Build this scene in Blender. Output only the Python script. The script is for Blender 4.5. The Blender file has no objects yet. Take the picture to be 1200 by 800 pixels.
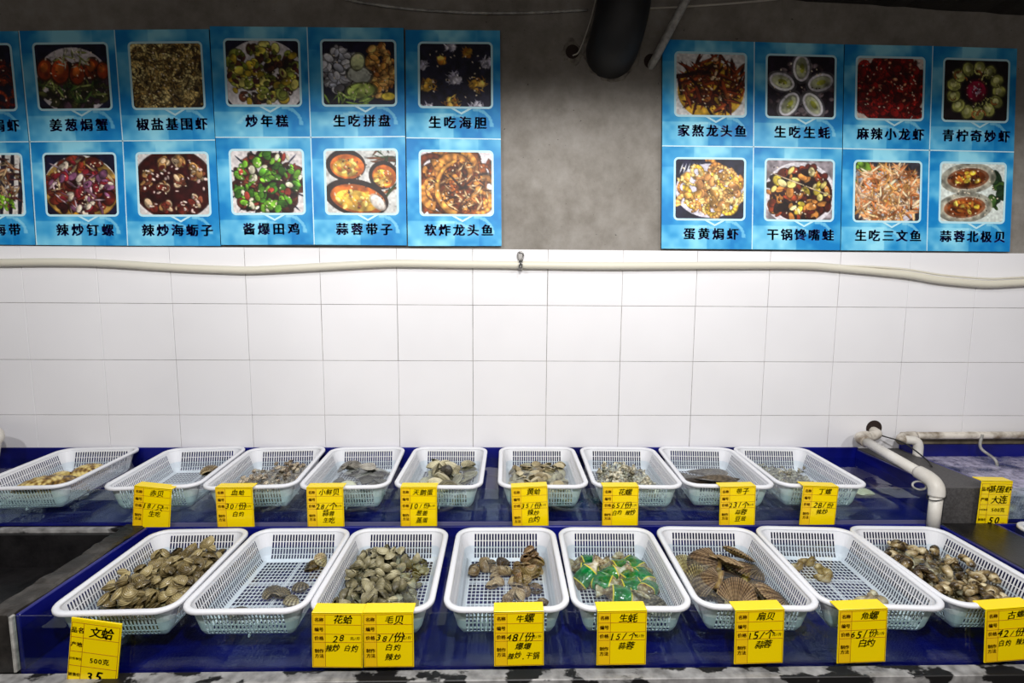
import bpy, math, random
import numpy as np
from mathutils import Vector, Matrix, Euler

random.seed(7)
RNG = np.random.RandomState(11)
S = bpy.context.scene
C = S.collection
PI = math.pi

# ------------------------------------------------------------------ helpers
def s2l(c):
    return tuple((v / 12.92 if v <= .04045 else ((v + .055) / 1.055) ** 2.4) for v in c)

def rgb(r, g, b):
    return s2l((r / 255., g / 255., b / 255.)) + (1.,)

class NT:
    """tiny node-tree helper"""
    def __init__(self, name):
        self.m = bpy.data.materials.new(name)
        self.m.use_nodes = True
        self.t = self.m.node_tree
        self.b = self.t.nodes['Principled BSDF']
        self.out = self.t.nodes['Material Output']
    def n(self, kind, **kw):
        nd = self.t.nodes.new(kind)
        for k, v in kw.items():
            if k.startswith('i_'):
                key = k[2:].replace('_', ' ')
                nd.inputs[key].default_value = v
            else:
                setattr(nd, k, v)
        return nd
    def l(self, a, b):
        self.t.links.new(a, b)
    def set(self, **kw):
        for k, v in kw.items():
            self.b.inputs[k.replace('_', ' ')].default_value = v
    def ramp(self, fac, stops, interp='LINEAR'):
        r = self.n('ShaderNodeValToRGB')
        r.color_ramp.interpolation = interp
        e = r.color_ramp.elements
        while len(e) < len(stops):
            e.new(.5)
        for i, (p, c) in enumerate(stops):
            e[i].position = p
            e[i].color = c
        self.l(fac, r.inputs['Fac'])
        return r.outputs['Color']
    def noise(self, vec=None, scale=5, detail=4, rough=.5, out='Fac'):
        nd = self.n('ShaderNodeTexNoise')
        nd.inputs['Scale'].default_value = scale
        nd.inputs['Detail'].default_value = detail
        nd.inputs['Roughness'].default_value = rough
        if vec is not None:
            self.l(vec, nd.inputs['Vector'])
        return nd.outputs[out]
    def mix(self, fac, a, b, mode='MIX'):
        m = self.n('ShaderNodeMix', data_type='RGBA', blend_type=mode)
        for sock, v in ((m.inputs[0], fac), (m.inputs[6], a), (m.inputs[7], b)):
            if hasattr(v, 'is_linked') or hasattr(v, 'links'):
                self.l(v, sock)
            else:
                sock.default_value = v
        return m.outputs[2]
    def math(self, op, a, b=None):
        m = self.n('ShaderNodeMath', operation=op)
        for sock, v in ((m.inputs[0], a), (m.inputs[1], b)):
            if v is None: continue
            if hasattr(v, 'links'):
                self.l(v, sock)
            else:
                sock.default_value = v
        return m.outputs[0]
    def bump(self, h, strength=.3, dist=.002):
        b = self.n('ShaderNodeBump')
        b.inputs['Strength'].default_value = strength
        b.inputs['Distance'].default_value = dist
        self.l(h, b.inputs['Height'])
        self.l(b.outputs['Normal'], self.b.inputs['Normal'])

def plain(name, col, rough=.5, metal=0., spec=.5):
    t = NT(name)
    t.set(Base_Color=col, Roughness=rough, Metallic=metal)
    t.b.inputs['Specular IOR Level'].default_value = spec
    return t.m

def mottled(name, c1, c2, scale=8, rough=.6, bump=.2, detail=6, lo=.35, hi=.65, metal=0., dist=.004):
    t = NT(name)
    co = t.n('ShaderNodeTexCoord').outputs['Object']
    nz = t.noise(co, scale, detail, .6)
    t.l(t.ramp(nz, [(lo, c1), (hi, c2)]), t.b.inputs['Base Color'])
    t.set(Roughness=rough, Metallic=metal)
    if bump:
        t.bump(t.noise(co, scale * 4, 5, .6), bump, dist)
    return t.m

def mesh(name, verts, faces, mat=None, parent=None, smooth=False, mats=None, midx=None):
    me = bpy.data.meshes.new(name)
    me.from_pydata([tuple(v) for v in verts], [], [tuple(f) for f in faces])
    me.validate()
    if mats:
        for m in mats: me.materials.append(m)
        if midx is not None and len(me.polygons) == len(midx):
            me.polygons.foreach_set('material_index', midx)
    elif mat:
        me.materials.append(mat)
    if smooth:
        me.polygons.foreach_set('use_smooth', [True] * len(me.polygons))
    me.update()
    o = bpy.data.objects.new(name, me)
    C.objects.link(o)
    if parent: o.parent = parent
    return o

def empty(name, loc=(0, 0, 0), rz=0.):
    o = bpy.data.objects.new(name, None)
    o.empty_display_size = .05
    C.objects.link(o)
    o.location = loc
    o.rotation_euler = (0, 0, rz)
    return o

def tag(o, label=None, cat=None, group=None, kind=None):
    if label: o['label'] = label
    if cat: o['category'] = cat
    if group: o['group'] = group
    if kind: o['kind'] = kind
    return o

class MB:
    """collects simple solids into one mesh"""
    def __init__(self):
        self.v = []; self.f = []
    def add(self, vs, fs):
        b = len(self.v)
        self.v += [tuple(v) for v in vs]
        self.f += [tuple(b + i for i in f) for f in fs]
    def box(self, x0, x1, y0, y1, z0, z1, ch=0.):
        if ch <= 0:
            vs = [(x, y, z) for z in (z0, z1) for y in (y0, y1) for x in (x0, x1)]
            self.add(vs, [(0, 2, 3, 1), (4, 5, 7, 6), (0, 1, 5, 4), (2, 6, 7, 3), (0, 4, 6, 2), (1, 3, 7, 5)])
            return
        # chamfered box: 24 verts
        import itertools
        c = ch
        P = {}
        vs = []
        X = (x0, x1); Y = (y0, y1); Z = (z0, z1)
        for i, j, k in itertools.product((0, 1), repeat=3):
            sx = 1 if i == 0 else -1; sy = 1 if j == 0 else -1; sz = 1 if k == 0 else -1
            for ax in range(3):
                p = [X[i], Y[j], Z[k]]
                if ax != 0: p[0] += sx * c
                if ax != 1: p[1] += sy * c
                if ax != 2: p[2] += sz * c
                P[(i, j, k, ax)] = len(vs); vs.append(tuple(p))
        fs = []
        for s in (0, 1):
            fs.append([P[(s, 0, 0, 0)], P[(s, 1, 0, 0)], P[(s, 1, 1, 0)], P[(s, 0, 1, 0)]])
            fs.append([P[(0, s, 0, 1)], P[(1, s, 0, 1)], P[(1, s, 1, 1)], P[(0, s, 1, 1)]])
            fs.append([P[(0, 0, s, 2)], P[(1, 0, s, 2)], P[(1, 1, s, 2)], P[(0, 1, s, 2)]])
        for a in (0, 1):
            for b in (0, 1):
                fs.append([P[(0, a, b, 1)], P[(1, a, b, 1)], P[(1, a, b, 2)], P[(0, a, b, 2)]])
                fs.append([P[(a, 0, b, 0)], P[(a, 1, b, 0)], P[(a, 1, b, 2)], P[(a, 0, b, 2)]])
                fs.append([P[(a, b, 0, 0)], P[(a, b, 1, 0)], P[(a, b, 1, 1)], P[(a, b, 0, 1)]])
        for i, j, k in itertools.product((0, 1), repeat=3):
            fs.append([P[(i, j, k, 0)], P[(i, j, k, 1)], P[(i, j, k, 2)]])
        self.add(vs, fs)
    def tube(self, pts, r, n=12, cap=True):
        pts = [Vector(p) for p in pts]
        rs = r if isinstance(r, (list, tuple)) else [r] * len(pts)
        T = []
        for i in range(len(pts)):
            a = pts[max(0, i - 1)]; b = pts[min(len(pts) - 1, i + 1)]
            T.append((b - a).normalized())
        u = T[0].orthogonal().normalized()
        vs = []
        for i, p in enumerate(pts):
            u = (u - T[i] * u.dot(T[i])).normalized()
            w = T[i].cross(u)
            for k in range(n):
                a = 2 * PI * k / n
                vs.append(p + (u * math.cos(a) + w * math.sin(a)) * rs[i])
        fs = []
        for i in range(len(pts) - 1):
            for k in range(n):
                k2 = (k + 1) % n
                fs.append((i * n + k, i * n + k2, (i + 1) * n + k2, (i + 1) * n + k))
        if cap:
            fs.append(tuple(range(n))[::-1])
            fs.append(tuple((len(pts) - 1) * n + k for k in range(n)))
        self.add(vs, fs)
    def build(self, name, mat, parent=None, smooth=False):
        o = mesh(name, self.v, self.f, mat, parent, smooth)
        import bmesh
        bm = bmesh.new(); bm.from_mesh(o.data)
        bmesh.ops.recalc_face_normals(bm, faces=bm.faces)
        bm.to_mesh(o.data); bm.free()
        return o

def auto_smooth(o, ang=40):
    import bmesh
    bm = bmesh.new(); bm.from_mesh(o.data)
    for f in bm.faces: f.smooth = True
    for e in bm.edges:
        if len(e.link_faces) == 2 and e.calc_face_angle(0) > math.radians(ang):
            e.smooth = False
    bm.to_mesh(o.data); bm.free()

def spline(pts, sub=6):
    """Catmull-Rom through 3-D points"""
    P = [Vector(p) for p in pts]
    P = [P[0] * 2 - P[1]] + P + [P[-1] * 2 - P[-2]]
    out = []
    for i in range(1, len(P) - 2):
        for k in range(sub):
            t = k / sub
            a, b, c, d = P[i - 1], P[i], P[i + 1], P[i + 2]
            out.append(.5 * ((2 * b) + (c - a) * t + (2 * a - 5 * b + 4 * c - d) * t * t + (3 * b - a - 3 * c + d) * t ** 3))
    out.append(P[-2])
    return out

def dup(root, loc, rot=None, scale=None, parent=None):
    r = root.copy(); C.objects.link(r); r.parent = parent
    r.location = loc
    if rot is not None: r.rotation_euler = rot
    if scale is not None: r.scale = scale
    for ch in list(root.children):
        c = ch.copy(); C.objects.link(c); c.parent = r
        for g in ch.children:
            d = g.copy(); C.objects.link(d); d.parent = c
    return r

# ------------------------------------------------------------------ glyphs
_gl = {}
def glyph(ch, bold=0.):
    bold = 0.
    k = (ch, bold)
    if k not in _gl:
        cu = bpy.data.curves.new('g', 'FONT')
        cu.body = ch; cu.resolution_u = 3; cu.offset = bold; cu.fill_mode = 'FRONT' if hasattr(cu, 'fill_mode') else cu.fill_mode
        o = bpy.data.objects.new('g', cu); C.objects.link(o)
        bpy.context.view_layer.update()
        me = bpy.data.meshes.new_from_object(o.evaluated_get(bpy.context.evaluated_depsgraph_get()))
        vs = [(v.co.x, v.co.y) for v in me.vertices]
        fs = [tuple(p.vertices) for p in me.polygons]
        bpy.data.objects.remove(o); bpy.data.curves.remove(cu); bpy.data.meshes.remove(me)
        _gl[k] = (vs, fs)
    return _gl[k]

def write(mb, text, x, y, size, mapf, pitch=None, bold=0., align='c', hand=0., narrow=1.):
    """flat lettering; (x, y) is the middle (or left end) of the line, mapf puts 2-D points in space"""
    adv = []
    for ch in text:
        wide = ord(ch) > 0x2000
        adv.append((pitch if pitch else size * 1.0) * (1. if wide else .62) * narrow)
    tot = sum(adv)
    cx = x - tot / 2 if align == 'c' else x
    for ch, a in zip(text, adv):
        if ch != ' ':
            vs, fs = glyph(ch, bold)
            if vs:
                xs = [v[0] for v in vs]
                mx = (min(xs) + max(xs)) / 2
                rot = random.uniform(-1, 1) * hand * .5
                sc = size * (1 + random.uniform(-1, 1) * hand * .6)
                dy = random.uniform(-1, 1) * hand * size * .3
                sh = hand * 1.0
                c, s_ = math.cos(rot), math.sin(rot)
                for bx, by in (((0, 0),) if not bold else ((-bold, -bold * .5), (bold, -bold * .5), (-bold, bold * .5), (bold, bold * .5), (0, 0))):
                    out = []
                    for vx, vy in vs:
                        px = (vx - mx) * narrow + bx; py = vy - .36 + by
                        px += sh * py
                        out.append(mapf(cx + a / 2 + sc * (c * px - s_ * py), y + dy + sc * (s_ * px + c * py)))
                    mb.add(out, fs)
        cx += a

# ------------------------------------------------------------------ camera
CAMZ = 1.45
f_px = 589.153
pitch, yaw, roll = -.104642, -.020751, -.006057
cp, sp, cy_, sy_, cr, sr = math.cos(pitch), math.sin(pitch), math.cos(yaw), math.sin(yaw), math.cos(roll), math.sin(roll)
R = Matrix(((cy_, -sy_, 0), (sy_, cy_, 0), (0, 0, 1))) @ Matrix(((1, 0, 0), (0, cp, -sp), (0, sp, cp))) @ Matrix(((cr, 0, sr), (0, 1, 0), (-sr, 0, cr)))
cx_, fw_, up_ = R.col[0], R.col[1], R.col[2]
cam_d = bpy.data.cameras.new('camera')
cam = bpy.data.objects.new('camera', cam_d); C.objects.link(cam)
M = Matrix.Identity(4)
for i in range(3):
    M[i][0] = cx_[i]; M[i][1] = up_[i]; M[i][2] = -fw_[i]
M[2][3] = CAMZ
cam.matrix_world = M
cam_d.sensor_width = 36; cam_d.lens = f_px / 1200 * 36
cam_d.clip_start = .05
S.camera = cam

# ------------------------------------------------------------------ materials
M_ = {}
# bare concrete render with trowel clouds
t = NT('concrete')
co = t.n('ShaderNodeTexCoord').outputs['Object']
big = t.noise(co, 2.2, 6, .62); fine = t.noise(co, 13, 8, .65); spk = t.noise(co, 60, 3, .5)
c1 = t.ramp(big, [(.3, rgb(104, 98, 88)), (.5, rgb(128, 122, 113)), (.68, rgb(156, 151, 144))])
c2 = t.ramp(fine, [(.3, rgb(100, 94, 86)), (.7, rgb(160, 156, 150))])
cc = t.mix(.42, c1, c2)
pit = t.ramp(spk, [(.23, rgb(90, 80, 70)), (.29, (1, 1, 1, 1))])
t.l(t.mix(1., cc, pit, 'MULTIPLY'), t.b.inputs['Base Color'])
t.set(Roughness=.85); t.bump(fine, .35, .006)
M_['concrete'] = t.m
# white glazed tile
t = NT('white_tile')
co = t.n('ShaderNodeTexCoord').outputs['Object']
t.l(t.ramp(t.noise(co, 1.6, 3), [(.3, rgb(232, 231, 233)), (.7, rgb(242, 241, 243))]), t.b.inputs['Base Color'])
t.set(Roughness=.28); t.b.inputs['Specular IOR Level'].default_value = .35
M_['tile'] = t.m
M_['grout'] = mottled('grout', rgb(105, 100, 96), rgb(190, 186, 182), 9, .9, 0)
M_['plastic'] = plain('white_plastic', rgb(233, 234, 238), .38)
t = NT('tank_blue')
co = t.n('ShaderNodeTexCoord').outputs['Object']
t.l(t.ramp(t.noise(co, 5, 5), [(.3, rgb(5, 7, 82)), (.7, rgb(11, 20, 130))]), t.b.inputs['Base Color'])
t.set(Roughness=.3)
M_['blue'] = t.m
M_['dark'] = mottled('dark_stone', rgb(13, 12, 14), rgb(34, 32, 33), 14, .45, .3)
M_['darkwet'] = mottled('black_wet_stone', rgb(10, 10, 11), rgb(34, 32, 32), 20, .3, .3)
M_['divider'] = mottled('grey_slab', rgb(62, 60, 60), rgb(84, 82, 82), 120, .55, .2, 2)
# chipped paint over black
def chipped(name, scale, lo, hi, sx=1.):
    t = NT(name)
    tc = t.n('ShaderNodeTexCoord').outputs['Object']
    mp = t.n('ShaderNodeMapping'); mp.inputs['Scale'].default_value = (sx, 1, 1)
    t.l(tc, mp.inputs['Vector'])
    nz = t.noise(mp.outputs['Vector'], scale, 5, .55)
    gr = t.ramp(t.noise(tc, 30, 4), [(.3, rgb(112, 110, 108)), (.7, rgb(176, 174, 172))])
    fac = t.ramp(nz, [(lo, (0, 0, 0, 1)), (hi, (1, 1, 1, 1))])
    t.l(t.mix(fac, rgb(24, 22, 22), gr), t.b.inputs['Base Color'])
    t.set(Roughness=.45)
    return t.m
M_['ledge'] = chipped('chipped_steel', 12, .46, .49, .7)
M_['ledge2'] = chipped('chipped_white_paint', 9, .42, .46, .6)
t = NT('stone_rim')
co = t.n('ShaderNodeTexCoord').outputs['Object']
nz = t.noise(co, 9, 7, .65)
t.l(t.ramp(nz, [(.35, rgb(18, 16, 14)), (.54, rgb(50, 46, 42)), (.70, rgb(88, 84, 80))]), t.b.inputs['Base Color'])
t.set(Roughness=.5); t.bump(nz, .5, .01)
M_['stone_rim'] = t.m
M_['pvc'] = mottled('white_pvc', rgb(205, 200, 190), rgb(228, 225, 218), 7, .4, 0)
M_['pvc_dirty'] = mottled('dirty_pvc', rgb(120, 105, 85), rgb(215, 208, 196), 9, .5, .1, 6, .38, .58)
M_['hose'] = plain('cream_hose', rgb(222, 217, 200), .45)
M_['blackrub'] = mottled('black_pipe_plastic', rgb(16, 16, 18), rgb(30, 30, 33), 10, .55, .15)
M_['conduit'] = mottled('grey_conduit', rgb(120, 118, 114), rgb(178, 176, 170), 30, .5, .1)
M_['wire'] = plain('pale_wire', rgb(190, 184, 172), .5)
M_['metal'] = plain('steel', rgb(150, 148, 145), .3, 1.)
M_['hole'] = plain('dark_hole', rgb(40, 26, 20), .9)
M_['mortar'] = mottled('mortar_chip', rgb(88, 82, 74), rgb(136, 130, 120), 30, .9, .3)
M_['black'] = plain('black_cord', rgb(20, 20, 20), .5)

def sheet(name, tint, base_r=.04, rough=.0, bump=None):
    """clear sheet: straight-through transmission plus Schlick reflection"""
    t = NT(name)
    t.t.nodes.remove(t.b)
    tr = t.n('ShaderNodeBsdfTransparent'); tr.inputs['Color'].default_value = tint
    gl = t.n('ShaderNodeBsdfGlossy'); gl.inputs['Roughness'].default_value = rough
    gl.inputs['Color'].default_value = (1, 1, 1, 1)
    lw = t.n('ShaderNodeLayerWeight'); lw.inputs['Blend'].default_value = .5
    p5 = t.math('POWER', lw.outputs['Facing'], 5.)
    fac = t.math('ADD', t.math('MULTIPLY', p5, 1 - base_r), base_r)
    mx = t.n('ShaderNodeMixShader')
    t.l(fac, mx.inputs['Fac']); t.l(tr.outputs[0], mx.inputs[1]); t.l(gl.outputs[0], mx.inputs[2])
    res = mx.outputs[0]
    if bump:
        co = t.n('ShaderNodeTexCoord').outputs['Object']
        bp = t.n('ShaderNodeBump'); bp.inputs['Strength'].default_value = bump[1]; bp.inputs['Distance'].default_value = .01
        t.l(t.noise(co, bump[0], 3), bp.inputs['Height'])
        t.l(bp.outputs[0], gl.inputs['Normal']); t.l(bp.outputs[0], lw.inputs['Normal'])
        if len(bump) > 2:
            df = t.n('ShaderNodeBsdfDiffuse'); df.inputs['Color'].default_value = rgb(196, 190, 214)  # lavender paints the wall's reflection on the ripples, mixed with foam
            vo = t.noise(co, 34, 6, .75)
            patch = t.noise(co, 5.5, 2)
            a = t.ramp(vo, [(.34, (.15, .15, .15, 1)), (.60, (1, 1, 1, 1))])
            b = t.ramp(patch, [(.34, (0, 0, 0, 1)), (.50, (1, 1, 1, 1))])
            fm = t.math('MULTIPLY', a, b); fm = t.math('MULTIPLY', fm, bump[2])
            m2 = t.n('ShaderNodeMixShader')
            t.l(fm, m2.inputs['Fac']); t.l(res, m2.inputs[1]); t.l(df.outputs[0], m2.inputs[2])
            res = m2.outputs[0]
    t.l(res, t.out.inputs['Surface'])
    return t.m
M_['glass'] = sheet('tank_glass', (.90, .96, .94, 1), .03)
M_['water'] = sheet('water', (.86, .92, .95, 1), .02, 0., (14, .12))
M_['water_rough'] = sheet('water_painted_reflection', (.80, .88, .93, 1), .03, .02, (26, .6, .9))
M_['film'] = sheet('clear_film', (.95, .97, .96, 1), .08, .08)

# ------------------------------------------------------------------ room
def struct(name, mb, mat):
    o = mb.build(name, mat); tag(o, kind='structure'); return o
b = MB(); b.box(-4.2, 4.2, 2.269, 2.42, 0, 2.80)
wall = struct('wall_back', b, M_['concrete'])
colsx = [-3.42, -3.09, -2.76, -2.43, -2.099, -1.776, -1.459, -1.133, -.805, -.467, -.130, .205, .541, .876, 1.207, 1.527, 1.848, 2.162, 2.48, 2.80, 3.13]
rowsz = [.368, .6200, .8715, 1.1229, 1.3753, 1.624]
b = MB(); b.box(colsx[0], colsx[-1], 2.2655, 2.2688, rowsz[0], rowsz[-1] - .002)
g = b.build('grout_bed', M_['grout'], wall)
b = MB()
for i in range(len(colsx) - 1):
    for j in range(len(rowsz) - 1):
        e = RNG.uniform(-.0006, .0006, 4)
        b.box(colsx[i] + .0010 + e[0], colsx[i + 1] - .0010 + e[1], 2.2615 + abs(e[2]), 2.2670, rowsz[j] + .0010, rowsz[j + 1] - .0010, .0007)
b.build('tile_cladding', M_['tile'], wall)
b = MB(); b.box(-4.2, 4.2, -3.0, 2.42, -.1, 0)
struct('floor', b, M_['dark'])
b = MB(); b.box(-4.3, -4.2, -3.0, 2.42, 0, 2.8)
struct('wall_left', b, M_['concrete'])
b = MB(); b.box(4.2, 4.3, -3.0, 2.42, 0, 2.8)
struct('wall_right', b, M_['concrete'])
b = MB()
# ragged dark ceiling meeting the wall, a little lower towards the right
n = 120; xs = np.linspace(-4.2, 4.2, n)
vs = []; fs = []
for x in xs:
    zz = 2.738 - .043 * x + RNG.uniform(-.003, .003)
    for y, dz in ((-3.0, 0), (2.2685, 0), (2.2685, .12), (-3.0, .12)):
        vs.append((x, y, zz + dz))
for i in range(n - 1):
    for k in range(4):
        k2 = (k + 1) % 4
        fs.append((i * 4 + k, i * 4 + k2, (i + 1) * 4 + k2, (i + 1) * 4 + k))
fs += [(0, 3, 2, 1), tuple((n - 1) * 4 + k for k in range(4))]
b.add(vs, fs)
struct('ceiling', b, M_['darkwet'])

# ------------------------------------------------------------------ tanks
def tank(name, x0, x1, y0, y1, zb, zt, zback, label, cat='tank', glass=True, mat=None):
    r = empty(name, ((x0 + x1) / 2, (y0 + y1) / 2, zb)); tag(r, label, cat)
    ox, oy, oz = r.location
    def L(mb):
        mb.v = [(x - ox, y - oy, z - oz) for x, y, z in mb.v]; return mb
    w = .012
    m = MB()
    m.box(x0, x1, y0 + .008, y1, zb - .012, zb)           # bottom
    m.box(x0, x1, y1 - w, y1, zb, zback, .003)             # back
    m.box(x0, x0 + w, y0 + .008, y1 - w, zb, zt, .002)
    m.box(x1 - w, x1, y0 + .008, y1 - w, zb, zt, .002)
    L(m).build('blue_liner', mat or M_['blue'], r)
    if glass:
        m = MB(); m.box(x0, x1, y0, y0 + .006, zb - .004, zt, .001)
        L(m).build('front_glass', M_['glass'], r)
    return r
UT = tank('seafood_tank', -2.70, 1.668, 1.788, 2.261, .588, .714, .722, 'long blue upper tank with a glass front holding nine white baskets')
UR = tank('seafood_tank', 1.866, 2.95, 1.788, 2.261, .588, .714, .742, 'blue upper tank with bubbling water at the right edge, beyond the grey slab')
LT = tank('seafood_tank', -1.283, 1.640, 1.264, 1.768, .428, .586, .586, 'long blue lower tank with a glass front holding eight white baskets')
LR = tank('seafood_tank', 1.845, 2.95, 1.264, 1.768, .428, .586, .586, 'blue lower tank at the right edge behind the black slab')
def tube_at(name, pts, r, mat, n=14, parent=None):
    m = MB(); m.tube(pts, r, n); return m.build(name, mat, parent, True)
m = MB(); m.box(-1.30, 1.64, 1.7845, 1.7880, .5755, .5905, .0006)
o = m.build('bottom_trim', plain('dull_violet_trim', rgb(92, 92, 128), .5)); o.parent = UT
o.matrix_parent_inverse = Matrix.Translation(-Vector(UT.location))
# silicone post at the left end of the lower glass
m = MB(); m.box(-1.289, -1.281, 1.258, 1.272, .43, .588, .002)
o = m.build('corner_strip', M_['conduit']); o.parent = LT
o.matrix_parent_inverse = Matrix.Translation(-Vector(LT.location))
m = MB(); m.box(-.438, -.428, 1.786, 1.798, .588, .714, .002)
o = m.build('glass_joint', M_['glass']); o.parent = UT
o.matrix_parent_inverse = Matrix.Translation(-Vector(UT.location))

def water(x0, x1, y0, y1, z0, z1, label, mat):
    m = MB(); m.box(x0, x1, y0, y1, z0, z1)
    o = m.build('water', mat); tag(o, label, 'water', kind='stuff'); return o
water(-2.686, 1.654, 1.7955, 2.2475, .5895, .674, 'clear still water filling the long upper blue tank', M_['water'])
water(1.880, 2.936, 1.7955, 2.2475, .5895, .680, 'foamy rippled water with painted wall reflections in the upper tank at the right edge', M_['water_rough'])
water(-1.269, 1.626, 1.2715, 1.7545, .4295, .548, 'clear still water filling the long lower blue tank', M_['water'])
water(1.859, 2.936, 1.2715, 1.7545, .4295, .548, 'still water in the lower tank at the right edge', M_['water'])

# masonry around the tanks
m = MB(); m.box(1.669, 1.865, 1.786, 2.261, .576, .716, .002)
tag(m.build('divider_slab', M_['divider']), 'dark grey slab between the long upper tank and the bubbling tank', 'divider')
m = MB(); m.box(1.6405, 1.8445, 1.262, 1.768, .428, .588, .003)
tag(m.build('divider_slab', M_['darkwet']), 'wet black slab right of the last lower basket', 'divider')
m = MB()
vs = []; fs = []
nn = 26
for i in range(nn):
    y = 1.262 + (1.772 - 1.262) * i / (nn - 1)
    a = -1.362 + RNG.uniform(-.005, .005); c_ = -1.287 + RNG.uniform(-.0025, .0015)
    zt = .592 + RNG.uniform(-.003, .003)
    for x, z in ((a, .428), (a, zt - .006), (a + .008, zt), (c_ - .008, zt), (c_, zt - .006), (c_, .428)):
        vs.append((x, y, z))
for i in range(nn - 1):
    for k in range(6):
        k2 = (k + 1) % 6
        fs.append((i * 6 + k, i * 6 + k2, (i + 1) * 6 + k2, (i + 1) * 6 + k))
fs += [tuple(range(6)), tuple((nn - 1) * 6 + k for k in range(6))]
m.add(vs, fs)
tag(m.build('divider_wall', M_['stone_rim']), 'rough dark stone divider running back at the left of the lower tank', 'divider')
# empty dark basin on the left
m = MB()
m.box(-2.70, -1.364, 1.262, 1.768, .428, .440)
m.box(-2.70, -1.364, 1.262, 1.274, .440, .588)
m.box(-2.70, -2.690, 1.274, 1.768, .440, .588)
m.box(-2.70, -1.364, 1.752, 1.768, .440, .562)
tag(m.build('empty_basin', M_['dark']), 'empty black basin at the left end of the lower row', 'basin')
# plinths
m = MB(); m.box(-2.72, 2.97, 1.7705, 2.261, 0, .560); m.box(-2.72, 2.97, 1.790, 2.261, .560, .5755)
tag(m.build('tank_plinth', M_['darkwet']), 'black plinth under the upper row of tanks', 'plinth')
m = MB(); m.box(-2.72, 2.97, 1.7695, 1.7890, .5605, .5755, .001)
e = m.build('front_edging', M_['ledge2']); e.parent = bpy.data.objects['tank_plinth']
m = MB(); m.box(-2.72, 2.97, 1.250, 1.769, 0, .4155)
P2 = m.build('tank_plinth', M_['darkwet']); tag(P2, 'black plinth under the lower row of tanks with a chipped steel edge', 'plinth')
m = MB(); m.box(-2.72, 2.97, 1.222, 1.262, .410, .4265, .002); m.box(-2.72, 2.97, 1.222, 1.232, .396, .412)
m.build('steel_edge', M_['ledge'], P2)

# ------------------------------------------------------------------ baskets
BW, BL, BH = .338, .466, .100
def rrect(d, r, ns, nl, nc=7, W=BW, L=BL, rc0=.058):
    """rounded rectangle inset by d; straight runs keep ns / nl spans"""
    hw, hl = W / 2 - d, L / 2 - d
    sw, sl = W / 2 - rc0, L / 2 - rc0       # straight-run half lengths stay where the slots are
    sw = min(sw, hw - .004); sl = min(sl, hl - .004)
    rx, ry = hw - sw, hl - sl
    pts = []
    def arc(cx, cy, a0):
        for k in range(1, nc):
            a = a0 + PI / 2 * k / nc
            # superellipse-ish corner
            c, s = math.cos(a), math.sin(a)
            pts.append((cx + rx * c, cy + ry * s))
    def run(half, cnt):
        if cnt < 20: return [-half + 2 * half * k / cnt for k in range(cnt + 1)]
        ng = cnt // 2; nb = cnt - ng; gw_ = 1.45
        un = 2 * half / (nb + ng * gw_); out = [-half]
        for k in range(cnt): out.append(out[-1] + (un * gw_ if k % 2 else un))
        return out
    for q in run(sw, ns): pts.append((q, -hl))
    arc(sw, -sl, -PI / 2)
    for q in run(sl, nl): pts.append((hw, q))
    arc(sw, sl, 0)
    for q in run(sw, ns): pts.append((-q, hl))
    arc(-sw, sl, PI / 2)
    for q in run(sl, nl): pts.append((-hw, -q))
    arc(-sw, -sl, PI)
    return pts
NS, NL, NC = 45, 71, 7     # odd spans: bar, gap, bar ...
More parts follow.
